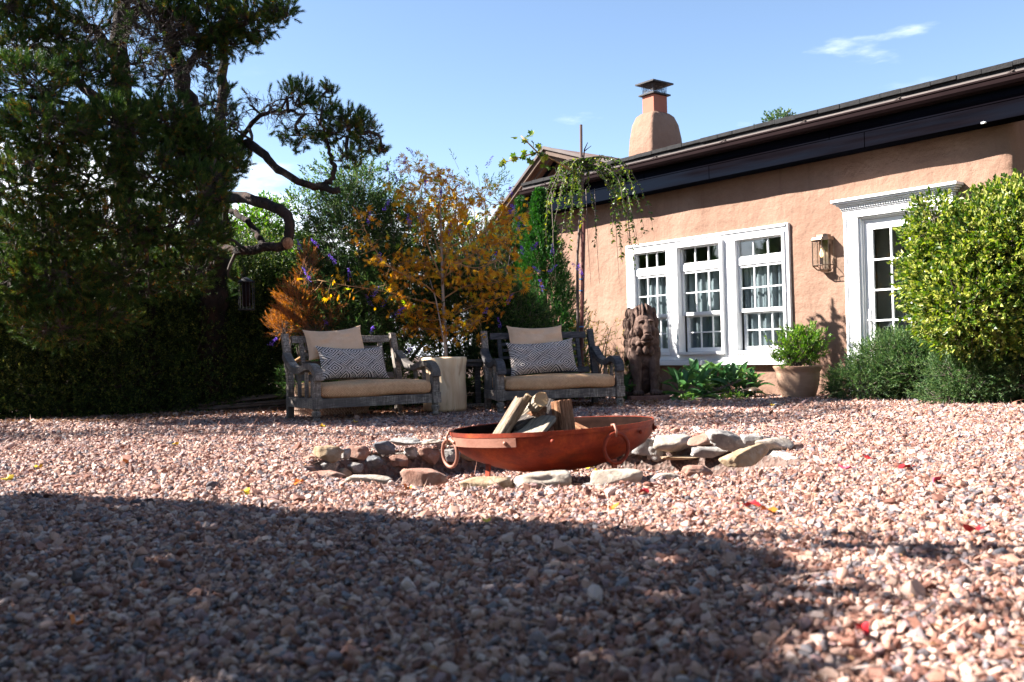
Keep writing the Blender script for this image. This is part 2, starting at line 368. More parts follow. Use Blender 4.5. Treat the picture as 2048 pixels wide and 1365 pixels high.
for nm, cc in (('yel', (.72, .48, .02)), ('red', (.42, .012, .018)), ('ora', (.62, .17, .02)), ('pink', (.55, .06, .12)), ('brown', (.22, .11, .05))):
    M_['leaf_' + nm] = mottled('fallen_leaf_' + nm, tuple(q * .75 for q in cc), cc, 40, .55, .3, .002, 90)

# --- object helpers
def link(o, parent=None):
    COL.objects.link(o)
    if parent is not None: o.parent = parent
    return o
def empty(name, loc=(0, 0, 0), rz=0, **p):
    o = bpy.data.objects.new(name, None); o.empty_display_size = .1
    o.location = loc; o.rotation_euler = (0, 0, rz); COL.objects.link(o)
    for k, v in p.items(): o[k] = v
    return o
def thing(o, label, cat, group=None):
    o['label'] = label; o['category'] = cat
    if group: o['group'] = group
    return o

class MB:
    """collects shapes, links them as one mesh object"""
    def __init__(s): s.v = []; s.f = []; s.mi = []
    def add(s, vs, fs, mi=0):
        b = len(s.v); s.v += [tuple(map(float, q)) for q in vs]
        for f in fs: s.f.append(tuple(b + i for i in f)); s.mi.append(mi)
        return s
    def box(s, x0, x1, y0, y1, z0, z1, mi=0):
        vs = [(x, y, z) for z in (z0, z1) for y in (y0, y1) for x in (x0, x1)]
        return s.add(vs, [(0, 2, 3, 1), (4, 5, 7, 6), (0, 1, 5, 4), (2, 6, 7, 3), (0, 4, 6, 2), (1, 3, 7, 5)], mi)
    def obox(s, c, ax, half, mi=0):
        c = np.asarray(c, float); ax = [np.asarray(a, float) for a in ax]
        vs = [c + ax[0] * half[0] * i + ax[1] * half[1] * j + ax[2] * half[2] * k for k in (-1, 1) for j in (-1, 1) for i in (-1, 1)]
        return s.add(vs, [(0, 2, 3, 1), (4, 5, 7, 6), (0, 1, 5, 4), (2, 6, 7, 3), (0, 4, 6, 2), (1, 3, 7, 5)], mi)
    def tube(s, pts, rad, n=8, cap=True, mi=0, flat=1.0):
        P = np.asarray(pts, float); m = len(P)
        rad = np.broadcast_to(np.asarray(rad, float), (m,))
        T = np.gradient(P, axis=0) if m > 2 else np.array([P[1] - P[0]] * 2)
        T = nrm(T); ref = np.array([0, 0, 1.]) if abs(T[0][2]) < .9 else np.array([1., 0, 0])
        vs = []
        a = nrm(np.cross(T[0], ref))
        for i in range(m):
            a = nrm(a - T[i] * (a @ T[i])); b = np.cross(T[i], a)
            for k in range(n):
                q = 2 * math.pi * k / n
                vs.append(P[i] + rad[i] * (a * math.cos(q) + b * flat * math.sin(q)))
        fs = [(i * n + k, i * n + (k + 1) % n, (i + 1) * n + (k + 1) % n, (i + 1) * n + k) for i in range(m - 1) for k in range(n)]
        if cap: fs += [tuple(range(n))[::-1], tuple((m - 1) * n + k for k in range(n))]
        return s.add(vs, fs, mi)
    def lathe(s, prof, n=32, c=(0, 0, 0), mi=0, cap=True):
        vs = [(c[0] + r * math.cos(2 * math.pi * k / n), c[1] + r * math.sin(2 * math.pi * k / n), c[2] + z) for r, z in prof for k in range(n)]
        m = len(prof)
        fs = [(i * n + k, i * n + (k + 1) % n, (i + 1) * n + (k + 1) % n, (i + 1) * n + k) for i in range(m - 1) for k in range(n)]
        if cap: fs += [tuple(range(n))[::-1], tuple((m - 1) * n + k for k in range(n))]
        return s.add(vs, fs, mi)
    def ell(s, c, r, n=16, m=10, rot=None, mi=0):
        vs = []; c = np.asarray(c, float)
        for i in range(m + 1):
            th = math.pi * i / m
            for k in range(n):
                q = 2 * math.pi * k / n
                p = np.array([r[0] * math.sin(th) * math.cos(q), r[1] * math.sin(th) * math.sin(q), r[2] * math.cos(th)])
                if rot is not None: p = np.array(rot @ Vector(p))
                vs.append(c + p)
        fs = [(i * n + k, (i + 1) * n + k, (i + 1) * n + (k + 1) % n, i * n + (k + 1) % n) for i in range(m) for k in range(n)]
        return s.add(vs, fs, mi)
    def build(s, name, mat, parent=None, smooth=False, bevel=0, **p):
        me = bpy.data.meshes.new(name); me.from_pydata(s.v, [], s.f)
        mats = mat if isinstance(mat, (list, tuple)) else [mat]
        for m in mats: me.materials.append(m)
        if len(mats) > 1: me.polygons.foreach_set('material_index', s.mi)
        if smooth: me.polygons.foreach_set('use_smooth', [True] * len(me.polygons))
        me.update()
        o = link(bpy.data.objects.new(name, me), parent)
        if bevel:
            b = o.modifiers.new('bevel', 'BEVEL'); b.width = bevel; b.segments = 2; b.limit_method = 'ANGLE'; b.angle_limit = R(40)
        for k, v in p.items(): o[k] = v
        return o

def np_mesh(name, V, F, mat, parent=None, rnd=None, smooth=False):
    """V (n,3), F (m,k) faces all with k corners"""
    me = bpy.data.meshes.new(name); V = np.ascontiguousarray(V, np.float32); F = np.ascontiguousarray(F, np.int32)
    k = F.shape[1]; me.vertices.add(len(V)); me.vertices.foreach_set('co', V.ravel())
    me.loops.add(F.size); me.loops.foreach_set('vertex_index', F.ravel())
    me.polygons.add(len(F)); me.polygons.foreach_set('loop_start', np.arange(0, F.size, k, dtype=np.int32))
    if rnd is not None:
        a = me.attributes.new('rnd', 'FLOAT', 'FACE'); a.data.foreach_set('value', np.ascontiguousarray(rnd, np.float32))
    me.update(calc_edges=True)
    me.polygons.foreach_set('use_smooth', np.full(len(F), smooth))
    me.materials.append(mat)
    return link(bpy.data.objects.new(name, me), parent)

def rv(n): return nrm(rng.normal(size=(n, 3)))
def leaves(name, P, D, L, W, mat, parent=None, N=None, fold=.25, rnd=None, lobes=None, jit=0.):
    """folded diamond leaves from base P along D"""
    n = len(P)
    D = nrm(D)
    if N is None: N = rv(n)
    S = nrm(np.cross(D, N)); N = np.cross(S, D)
    L = np.broadcast_to(L, (n,)) * rng.uniform(.5, 1.3, n); W = np.broadcast_to(W, (n,)) * rng.uniform(.8, 1.15, n)
    if rnd is None: rnd = rng.uniform(0, 1, n)
    if lobes is not None:
        PP, DD, LL, WW, NN, RR = [], [], [], [], [], []
        for ang, sc in lobes:
            PP.append(P); DD.append(D * math.cos(ang) + S * math.sin(ang)); LL.append(L * sc); WW.append(W * sc); NN.append(N); RR.append(rnd)
        P = np.concatenate(PP); D = np.concatenate(DD); L = np.concatenate(LL); W = np.concatenate(WW); N = np.concatenate(NN); rnd = np.concatenate(RR)
        S = nrm(np.cross(D, N)); n = len(P)
    L = L[:, None]; W = W[:, None]
    mid = P + D * L * .45 + N * W * fold
    V = np.stack([P, mid - S * W / 2, P + D * L - N * W * fold * .5, mid + S * W / 2], 1).reshape(-1, 3)
    F = np.arange(4 * n).reshape(n, 4)
    return np_mesh(name, V, F, mat, parent, rnd)
def prisms(name, P0, P1, r0, r1, mat, parent=None):
    """thin three-sided twigs"""
    n = len(P0); T = nrm(P1 - P0); a = nrm(np.cross(T, rv(n))); b = np.cross(T, a)
    r0 = np.broadcast_to(r0, (n,))[:, None]; r1 = np.broadcast_to(r1, (n,))[:, None]
    ring = [a * math.cos(q) + b * math.sin(q) for q in (0, 2.094, 4.189)]
    V = np.stack([P0 + r0 * q for q in ring] + [P1 + r1 * q for q in ring], 1).reshape(-1, 3)
    F = np.array([[0, 1, 4, 3], [1, 2, 5, 4], [2, 0, 3, 5]]); F = (np.arange(n)[:, None, None] * 6 + F[None]).reshape(-1, 4)
    return np_mesh(name, V, F, mat, parent)
def sprig(C, D, L, nl, spread=.9):
    """leaf bases and directions along sprigs"""
    n = len(C); D = nrm(D); a = nrm(np.cross(D, rv(n))); b = np.cross(D, a)
    L = np.broadcast_to(L, (n,))
    P, DD = [], []
    for i in range(nl):
        tt = .12 + .88 * (i + 1) / nl
        q = i * 2.4 + rng.uniform(-.5, .5, n)
        side = a * np.cos(q)[:, None] + b * np.sin(q)[:, None]
        s = spread * (1 - .5 * tt) + rng.uniform(-.15, .15, n)
        P.append(C + D * (L * tt)[:, None]); DD.append(nrm(D + side * np.tan(np.clip(s, .1, 1.3))[:, None]))
    return np.concatenate(P), np.concatenate(DD)
def blobs(bl, power=.42, up=.4):
    """points and outward directions inside ellipsoids: (centre, radii, count)"""
    P, D = [], []
    for c, r, n in bl:
        q = rv(n); s = rng.uniform(0, 1, n) ** power
        P.append(np.asarray(c) + q * s[:, None] * np.asarray(r)); D.append(nrm(q + np.array([0, 0, up]) + rng.normal(0, .45, (n, 3))))
    return np.concatenate(P), np.concatenate(D)
def PB(x, y, Y, rx, ry, rd, n):
    """blob seen at pixel x, y of half-size rx, ry pixels at distance Y"""
    return (A(x, y, Y), (rx * Y / FPX, rd, ry * Y / FPX), n)

SDIR = np.array([SUN_AZ[0] * math.cos(SUN_EL), SUN_AZ[1] * math.cos(SUN_EL), math.sin(SUN_EL)])
OPEN = [((-1.35, 9.15, .55), .62), ((.48, 9.75, .55), .62), ((-.7, 10.0, .35), .35), ((1.52, 10.7, .75), .42), ((3.1, 10.35, .5), .35), ((2.2, 10.9, .3), .5)]
WALLT = [((3.35, 11.1, 1.2), .75), ((3.1, 10.35, .7), .45), ((2.6, 11.9, 1.2), .7), ((4.6, 9.2, 1.2), .8), ((-.6, 10.4, 1.9), .55)]
def openfn(P, drop=.8, extra=()):
    k = np.ones(len(P), bool)
    for c, r in OPEN + list(extra):
        d = P - np.array(c); a_ = d @ SDIR; perp = np.linalg.norm(d - a_[:, None] * SDIR, axis=1)
        k &= ~((a_ > .15) & (perp < r) & (rng.uniform(0, 1, len(P)) < drop))
    return k
def rock(name, c, size, mat, parent, seed=0, rz=0., sub=3, rough=.32, tilt=(0, 0), flat=True):
    bm = bmesh.new(); bmesh.ops.create_icosphere(bm, subdivisions=sub, radius=1)
    off = Vector((seed * 3.1, seed * 1.7, seed * 5.3)); rs = random.Random(seed)
    cuts = [(Vector((rs.gauss(0, 1), rs.gauss(0, 1), rs.gauss(0, 1))).normalized(), rs.uniform(.55, .85)) for _ in range(9)]
    for v in bm.verts:
        p = v.co.copy()
        # squarish rock: pull towards a rounded box, then break with noise and facets
        m = max(abs(p.x), abs(p.y), abs(p.z)); p = p.lerp(p / m * .86, .45)
        d = mnoise.noise(p * .9 + off) * rough * 1.2 + mnoise.noise(p * 2.3 + off) * rough * .5 + mnoise.noise(p * 6 + off) * .05
        p *= 1 + d
        for n_, h_ in cuts:
            q = p.dot(n_)
            if q > h_: p -= n_ * (q - h_) * .9
        p *= 1 + mnoise.noise(p * 11 + off) * .03
        v.co = Vector((p.x * size[0], p.y * size[1], p.z * size[2]))
    me = bpy.data.meshes.new(name); bm.to_mesh(me); bm.free(); me.materials.append(mat)
    me.polygons.foreach_set('use_smooth', [True] * len(me.polygons))
    o = link(bpy.data.objects.new(name, me), parent)
    o.location = c; o.rotation_euler = (tilt[0], tilt[1], rz)
    return o

# ------------------------------------------------------------------ ground
PC = np.array([.22, 5.16]); PRX, PRY = 1.30, 1.02          # pit
def gh(x, y):
    x = np.asarray(x, float); y = np.asarray(y, float)
    r = np.sqrt(((x - PC[0]) / PRX) ** 2 + ((y - PC[1]) / PRY) ** 2)
    s = np.clip((r - .93) / .09, 0, 1); s = s * s * (3 - 2 * s)
    lump = .010 * np.sin(x * 2.1 + 1.3 * np.sin(y * 1.3)) + .008 * np.sin(y * 2.9 + x) + .012 * np.sin(x * .8 + y * .6)
    return -.17 * (1 - s) + lump * np.clip((y - .5), 0, 1)
xs = np.concatenate([-np.geomspace(9.5, 900, 14)[::-1], np.arange(-9, -1.5, .15), np.arange(-1.5, 2.0, .03), np.arange(2.0, 9, .15), np.geomspace(9.5, 900, 14)])
ys = np.concatenate([-np.geomspace(1.5, 400, 10)[::-1], np.arange(-1, 3.8, .15), np.arange(3.8, 6.6, .03), np.arange(6.6, 14.01, .15), np.geomspace(14.6, 900, 14)])
X, Y = np.meshgrid(xs, ys); Z = gh(X, Y)
nx, ny = len(xs), len(ys)
V = np.stack([X.ravel(), Y.ravel(), Z.ravel()], 1)
I = np.arange(nx * ny).reshape(ny, nx)
F = np.stack([I[:-1, :-1].ravel(), I[:-1, 1:].ravel(), I[1:, 1:].ravel(), I[1:, :-1].ravel()], 1)
g = np_mesh('ground', V, F, M_['ground'], smooth=True); g['kind'] = 'structure'

# gravel: real pebbles on the visible yard
peb = bpy.data.collections.new('pebble_shapes')
for k in range(14):
    bm = bmesh.new(); ax = (1.12, rng.uniform(.70, .95), rng.uniform(.48, .74))
    for q in nrm(rng.normal(size=(15, 3))):
        q = np.sign(q) * np.abs(q) ** .85; q = q * rng.uniform(.82, 1.12); bm.verts.new((q[0] * ax[0], q[1] * ax[1], q[2] * ax[2]))
    hl = bmesh.ops.convex_hull(bm, input=bm.verts[:]); junk = [v for v in bm.verts if not v.link_faces]; bmesh.ops.delete(bm, geom=junk, context='VERTS')
    if k % 3: bmesh.ops.bevel(bm, geom=bm.edges[:], offset=.13, segments=1, affect='EDGES')
    me = bpy.data.meshes.new('pebble'); bm.to_mesh(me); bm.free(); me.materials.append(M_['pebble'])
    me.polygons.foreach_set('use_smooth', [False] * len(me.polygons))
    peb.objects.link(bpy.data.objects.new('pebble', me))
pts, scl = [], []
def scatter(y0, y1, sp, size, zoff, keep=1.):
    xm = .60 * y1 + 1.3
    gx, gy = np.meshgrid(np.arange(-xm, xm, sp), np.arange(y0, y1, sp))
    gx = gx.ravel() + rng.uniform(-.5, .5, gx.size) * sp; gy = gy.ravel() + rng.uniform(-.5, .5, gy.size) * sp
    m = (np.abs(gx) < .60 * gy + 1.1) & (rng.uniform(0, 1, gx.size) < keep)
    # not under the house or deep in the beds
    dh = (gx - 4.02) * -.785 + (gy - 10.3) * -.62
    m &= dh > -.1
    rr_ = np.sqrt(((gx - PC[0]) / PRX) ** 2 + ((gy - PC[1]) / PRY) ** 2); m &= (rr_ < .945) | (rr_ > 1.03)
    gx, gy = gx[m], gy[m]
    s = size * np.exp(rng.normal(0, .34, gx.size)); big = rng.uniform(0, 1, gx.size) < .012; s[big] *= 1.5
    z = gh(gx, gy) + zoff + s * .25 + rng.uniform(0, .35, gx.size) * s
    pts.append(np.stack([gx, gy, z], 1)); scl.append(s)
scatter(1.15, 4.6, .0138, .0086, .000)
scatter(1.15, 4.6, .0168, .0092, .0085)
scatter(4.6, 7.2, .0152, .0094, .004)
scatter(4.6, 7.2, .0200, .0096, .010)
scatter(7.2, 11.9, .0205, .0112, .004)
PTS = np.concatenate(pts).astype(np.float32); SCL = np.concatenate(scl).astype(np.float32)
me = bpy.data.meshes.new('gravel'); me.vertices.add(len(PTS)); me.vertices.foreach_set('co', PTS.ravel())
a = me.attributes.new('psc', 'FLOAT', 'POINT'); a.data.foreach_set('value', SCL)
ro = np.stack([rng.normal(0, .55, len(PTS)), rng.normal(0, .55, len(PTS)), rng.uniform(0, 6.28, len(PTS))], 1).astype(np.float32)
a = me.attributes.new('prot', 'FLOAT_VECTOR', 'POINT'); a.data.foreach_set('vector', ro.ravel())
a = me.attributes.new('pid', 'INT', 'POINT'); a.data.foreach_set('value', rng.integers(0, 14, len(PTS)).astype(np.int32))
me.update()
gr = link(bpy.data.objects.new('gravel', me)); gr['kind'] = 'stuff'; gr['label'] = 'pink and grey pea gravel covering the yard'; gr['category'] = 'gravel'
nt = bpy.data.node_groups.new('gravel', 'GeometryNodeTree')
nt.interface.new_socket('Geometry', in_out='INPUT', socket_type='NodeSocketGeometry'); nt.interface.new_socket('Geometry', in_out='OUTPUT', socket_type='NodeSocketGeometry')
gi, go = nt.nodes.new('NodeGroupInput'), nt.nodes.new('NodeGroupOutput')
ci = nt.nodes.new('GeometryNodeCollectionInfo'); ci.inputs[0].default_value = peb; ci.inputs['Separate Children'].default_value = True; ci.inputs['Reset Children'].default_value = True
mtp = nt.nodes.new('GeometryNodeMeshToPoints'); iop = nt.nodes.new('GeometryNodeInstanceOnPoints'); iop.inputs['Pick Instance'].default_value = True
def named(nm, ty):
    n = nt.nodes.new('GeometryNodeInputNamedAttribute'); n.data_type = ty; n.inputs[0].default_value = nm
    return [o for o in n.outputs if o.enabled][0]
nt.links.new(gi.outputs[0], mtp.inputs[0]); nt.links.new(mtp.outputs[0], iop.inputs['Points']); nt.links.new(ci.outputs[0], iop.inputs['Instance'])
nt.links.new(named('pid', 'INT'), iop.inputs['Instance Index']); nt.links.new(named('prot', 'FLOAT_VECTOR'), iop.inputs['Rotation']); nt.links.new(named('psc', 'FLOAT'), iop.inputs['Scale'])
nt.links.new(iop.outputs[0], go.inputs[0])
md = gr.modifiers.new('gravel', 'NODES'); md.node_group = nt

# leaf litter at the feet of the hedge and under the seats
n = 5200
lx = rng.uniform(-5.6, 1.6, n); base = np.interp(lx, [-5.6, -5.19, -2.8, -1., 1.6], [9.5, 9.6, 10.6, 10.2, 10.5])
ly = base - np.abs(rng.normal(0, .42, n)) + rng.uniform(0, .35, n)
P = np.stack([lx, ly, gh(lx, ly) + rng.uniform(.012, .03, n)], 1)
D = np.stack([rng.normal(size=n), rng.normal(size=n), rng.normal(0, .25, n)], 1)
o = leaves('leaf_litter', P, D, .035, .02, M_['litter'], N=np.array([0, 0, 1.]) + rng.normal(0, .35, (n, 3)))
o['kind'] = 'stuff'; o['label'] = 'brown leaf litter along the foot of the hedge'

n = 1500
ly = rng.uniform(1.4, 9.8, n) ** 1.0; lx = rng.uniform(-1, 1, n) * (.58 * ly + .2)
P = np.stack([lx, ly, gh(lx, ly) + .026], 1); D = np.stack([rng.normal(size=n), rng.normal(size=n), rng.normal(0, .2, n)], 1)
o = leaves('dry_debris', P, D, .024, .009, M_['litter'], N=np.array([0, 0, 1.]) + rng.normal(0, .4, (n, 3)))
o['kind'] = 'stuff'; o['label'] = 'tiny dry leaf scraps scattered over the gravel'

# ------------------------------------------------------------------ house
HO = (4.02, 10.3, 0); HR = -R(51.7)
house = empty('house', HO, HR)
thing(house, 'pink adobe house with white trimmed windows, glazed door and dark eaves', 'house')
def H(s, y, z):
    c, sn = math.cos(HR), math.sin(HR); return np.array([HO[0] + s * c - y * sn, HO[1] + s * sn + y * c, z])

# wall: adobe sheet that turns the corners, openings left out
path = [(-5.45 + .05 * i, 0.) for i in range(137)]                    # to s = 1.35
path += [(1.35 + .08 * math.sin(a), .08 - .08 * math.cos(a)) for a in (R(22), R(45), R(68), R(90))]
path += [(1.43, .08 + .25 * i) for i in range(1, 22)]
path += [(1.35 - .4 * i, 5.4) for i in range(1, 17)] + [(-5.45, 5.4)]
path += [(-5.45, 5.4 - .3 * i) for i in range(1, 18)] + [(-5.45, 0)]
zs = [.05 * i - .1 for i in range(64)]
V, F = [], []
m = len(zs)
for i, (s, y) in enumerate(path):
    for z in zs:
        p = Vector((s, y, z))
        d = mnoise.noise(p * .9) * .030 + mnoise.noise(p * 2.6) * .010
        near = -3.95 < s < -1.0 and .3 < z < 2.2 or -.6 < s < 1.0 and z < 2.3
        if near: d *= .25
        if abs(y) < .001: V.append((s, y + d, z))
        elif s > 1.42: V.append((s - d, y, z))
        else: V.append((s - d, y + d, z))
for i in range(len(path) - 1):
    for j in range(m - 1):
        s, y = path[i]; z = zs[j] + .025; sc = s + .025
        if y < .001 and path[i + 1][1] < .001:
            if -3.75 < sc < -1.20 and .45 < z < 2.0: continue
            if -.35 < sc < .80 and z < 2.05: continue
        F.append((i * m + j, (i + 1) * m + j, (i + 1) * m + j + 1, i * m + j + 1))
me = bpy.data.meshes.new('wall'); me.from_pydata(V, [], F); me.materials.append(M_['stucco']); me.polygons.foreach_set('use_smooth', [True] * len(F)); me.update()
wall = link(bpy.data.objects.new('wall', me), house)
wall.modifiers.new('solid', 'SOLIDIFY').thickness = .02
MB().box(-5.4, 1.3, .03, 5.38, .01, .05).build('floor', M_['interior'], house)
MB().box(-5.42, 1.32, 1.9, 1.98, .05, 3.0).build('inner_wall', M_['interior'], house)
MB().box(-.75, -.67, .05, 1.9, .05, 3.0).build('inner_wall', M_['interior'], house)
# roof, eaves
roof = MB().add([(-5.75, -.30, 3.13), (3.2, -.30, 3.13), (3.2, 6, 3.5), (-5.75, 6, 3.5), (-5.75, -.30, 3.205), (3.2, -.30, 3.205), (3.2, 6, 3.6), (-5.75, 6, 3.6)],
    [(0, 3, 2, 1), (4, 5, 6, 7), (0, 1, 5, 4), (1, 2, 6, 5), (2, 3, 7, 6), (3, 0, 4, 7)]).build('roof', M_['shingle'], house)
mb = MB(); x = -5.75
while x < 3.1:                                                            # ragged shingle butts along the edge
    w = random.uniform(.22, .34); mb.box(x, x + w - .006, -.325 - random.uniform(0, .012), -.301, 3.17 + random.uniform(-.004, .004), 3.212 + random.uniform(0, .008)); x += w
mb.build('shingle_course', M_['shingle'], roof)
MB().box(-5.72, 3.2, -.30, -.02, 3.04, 3.075).build('soffit', M_['fascia'], house)
MB().box(-5.72, 3.2, -.02, .3, 2.93, 3.13).build('wall_plate', M_['fascia'], house)
for s0, s1 in ((-5.60, -2.1), (-2.094, .02), (.026, 3.2)):
    MB().box(s0, s1, -.285, -.245, 2.70, 2.862).build('fascia_board', M_['fascia'], house, bevel=.004)
for s0, s1 in ((-5.66, -3.2), (-3.194, -.4), (-.394, 3.2)):
    MB().box(s0, s1, -.290, -.247, 2.866, 3.04).build('fascia_board', M_['fascia'], house, bevel=.004)
MB().box(-5.60, 3.2, -.245, -.03, 2.705, 2.73).build('soffit', M_['fascia'], house)
MB().box(-5.74, 3.2, -.318, -.293, 3.085, 3.128).build('drip_edge', M_['drip'], house)
prof = [(-.292, 3.078), (-.294, 2.985), (-.36, 2.978), (-.395, 2.995), (-.415, 3.02), (-.418, 3.06), (-.428, 3.066), (-.428, 3.078), (-.414, 3.080)]
vs = [(s, y, z) for s in (-5.70, 3.2) for y, z in prof]; k = len(prof)
gt = MB().add(vs, [(i, i + 1, k + i + 1, k + i) for i in range(k - 1)] + [tuple(range(5))]).build('gutter', M_['gutter'], house)
gt.modifiers.new('solid', 'SOLIDIFY').thickness = .004
mb = MB(); mb.tube([(-5.70, -.420, 3.079), (3.2, -.420, 3.079)], .005, 6); mb.build('gutter_lip', M_['drip'], house)
gb = None
for i in range(8):
    s = -5.2 + i * 1.13
    if gb is None:
        gb = MB().obox((0, -.37, 3.105), ((1, 0, 0), nrm((0, .12, .06)), nrm((0, -.06, .12))), (.013, .068, .003)).build('gutter_bracket', M_['drip'], house)
        gb.location = (s, 0, 0)
    else:
        b = gb.copy(); COL.objects.link(b); b.location = (s, 0, 0)
MB().tube([(-5.56, -.35, 2.98), (-5.56, -.33, 2.9), (-5.56, -.06, 2.68), (-5.56, -.05, .1)], .035, 4).build('downspout', M_['gutter'], house)
mb = MB(); mb.ell((1.30, -.295, 2.70), (.012, .02, .010), 8, 6); mb.box(1.26, 1.29, -.297, -.275, 2.694, 2.71); mb.build('fascia_hook', M_['white'], house)  # small white hook at the bottom of the fascia

# windows
W = M_['white']
sur = MB()
U = [(-3.70, -3.03), (-2.88, -2.10), (-1.95, -1.19)]
sb = [-3.82, U[0][0], U[0][1], U[1][0], U[1][1], U[2][0], U[2][1], -1.14]
for i in range(0, 8, 2): sur.box(sb[i], sb[i + 1], -.04, .06, .52, 1.965)
sur.box(-3.82, -1.14, -.042, .062, 1.967, 2.055)
sur.box(-3.82, -1.14, -.042, .062, .45, .518)
sur.box(-3.84, -1.12, -.085, .02, .385, .448)
sur.box(-3.79, -1.17, -.060, -.044, 2.02, 2.05)
sur.build('window_surround', W, house, bevel=.004)
for i, s in enumerate((-3.76, -2.98, -2.93, -2.03, -1.99, -1.165)):
    for z in (.62, 1.25, 1.9):
        if i % 2 == 0 or z == 1.25: MB().ell((s, -.046, z), (.008, .008, .008), 6, 4).build('screw', M_['chrome'], house)
def frame_rect(mb, s0, s1, z0, z1, y0, y1, w, wt=None, wb=None):
    wt = wt or w; wb = wb or w
    mb.box(s0, s0 + w, y0, y1, z0, z1); mb.box(s1 - w, s1, y0, y1, z0, z1)
    mb.box(s0 + w, s1 - w, y0 + .001, y1 - .001, z1 - wt, z1); mb.box(s0 + w, s1 - w, y0 + .001, y1 - .001, z0, z0 + wb)
def panes(s0, s1, z0, z1, nc, nr, y, mb, par, mw=.016):
    dx = (s1 - s0) / nc; dz = (z1 - z0) / nr
    for i in range(1, nc): mb.box(s0 + dx * i - mw / 2, s0 + dx * i + mw / 2, y - .014, y + .012, z0, z1)
    for j in range(1, nr): mb.box(s0, s1, y - .013, y + .011, z0 + dz * j - mw / 2, z0 + dz * j + mw / 2)
    for i in range(nc):
        for j in range(nr):
            a, b, c, d = s0 + dx * i + .004, s0 + dx * (i + 1) - .004, z0 + dz * j + .004, z0 + dz * (j + 1) - .004
            MB().box(a, b, y - .002, y + .002, c, d).build('pane', M_['glass'], par)
for ui, (s0, s1) in enumerate(U):
    fr = MB(); pro = (-.052, -.088, -.058)[ui]
    frame_rect(fr, s0, s1, .52, 1.965, pro, .05, .038)
    win = fr.build('window', W, house, bevel=.003)
    a, b = s0 + .042, s1 - .042
    sh = MB(); frame_rect(sh, a, b, 1.704, 1.926, -.012, .03, .016); panes(a + .016, b - .016, 1.72, 1.910, 3, 1, .008, sh, win)
    sh.box(a, b, -.022, .03, 1.615, 1.703); sh.build('transom', W, win, bevel=.002)
    sh = MB(); frame_rect(sh, a, b, 1.03, 1.613, -.008, .03, .032, .03, .045); panes(a + .032, b - .032, 1.075, 1.583, 3, 2, .010, sh, win); sh.build('upper_sash', W, win, bevel=.002)
    sh = MB(); a += .035; frame_rect(sh, a, b, .56, 1.045, .034, .07, .038, .035, .05); panes(a + .038, b - .038, .61, 1.01, 3, 2, .052, sh, win); sh.build('lower_sash', W, win, bevel=.002)
    # curtain: hanging folds
    V, F = [], []; nn = 90; lv = [(.50, 1.), (1.1, .9), (1.66, .6)]
    for z, k in lv:
        for i in range(nn + 1):
            s = s0 + .02 + (s1 - s0 - .04) * i / nn
            gap = .10 * math.exp(-((s - (s1 - .24)) / .02) ** 2)
            V.append((s, .095 + k * (.022 * math.sin(s * 62 + ui) + .012 * math.sin(s * 31 + 2 * ui + z)) + gap, z))
    F = [(r * (nn + 1) + i, r * (nn + 1) + i + 1, (r + 1) * (nn + 1) + i + 1, (r + 1) * (nn + 1) + i) for r in range(2) for i in range(nn)]
    cu = MB().add(V, F).build('curtain', M_['curtain'], win, smooth=True)

# door, casing, crown
cs = MB()
cs.box(-.41, -.235, -.045, .02, 0.0, 2.0); cs.box(.665, .84, -.045, .02, 0.0, 2.0)
cs.box(-.41, .84, -.050, .02, 2.002, 2.085)
cs.box(-.40, -.37, -.055, -.046, 0, 2.0)
cs.build('door_casing', W, house, bevel=.004)
jb = MB(); jb.box(-.234, -.215, -.02, .12, 0, 1.985); jb.box(.645, .664, -.02, .12, 0, 1.985); jb.box(-.234, .664, -.02, .12, 1.987, 2.0)
jb.box(-.352, -.236, .021, .14, 0, 2.045); jb.box(.666, .802, .021, .14, 0, 2.045); jb.box(-.352, .802, .021, .14, 2.001, 2.052)
jb.box(-.214, -.200, .01, .05, 0, 1.97); jb.box(.630, .644, .01, .05, 0, 1.97); jb.box(-.214, .644, .01, .05, 1.972, 1.986)
jb.build('door_jamb', W, house, bevel=.002)
cr = MB()
for y, z0, z1, e in ((-.062, 2.087, 2.105, .01), (-.082, 2.125, 2.14, .03), (-.105, 2.142, 2.160, .05), (-.130, 2.162, 2.180, .07), (-.150, 2.182, 2.212, .09)):
    cr.box(-.41 - e, .84 + e, y, .01, z0, z1)
cr.box(-.42, .85, -.058, .01, 2.104, 2.126)
cr.build('door_crown', W, house, bevel=.003)
dn = MB()
for i in range(44): dn.box(-.425 + i * .0292, -.408 + i * .0292, -.078, -.0585, 2.106, 2.124)
dn.build('dentil_row', W, house)
dr = MB(); frame_rect(dr, -.198, .628, .03, 1.969, .030, .068, .095, .115, .16)
door = dr.build('door', W, house, bevel=.004)
sh = MB(); panes(-.103, .533, .19, 1.854, 3, 5, .045, sh, door, .020); sh.build('muntins', W, door, bevel=.002)
hd = MB(); hd.box(-.172, -.140, .018, .030, .70, .98); hd.tube([(-.156, .018, .86), (-.156, -.02, .86), (-.05, -.022, .86)], .009, 8); hd.ell((-.156, .016, .75), (.008, .006, .012), 8, 6)
hd.build('handle', M_['chrome'], door, smooth=True, bevel=.001)
MB().box(-.34, .79, -.10, .10, -.02, .03).build('threshold', M_['mortar'], house)
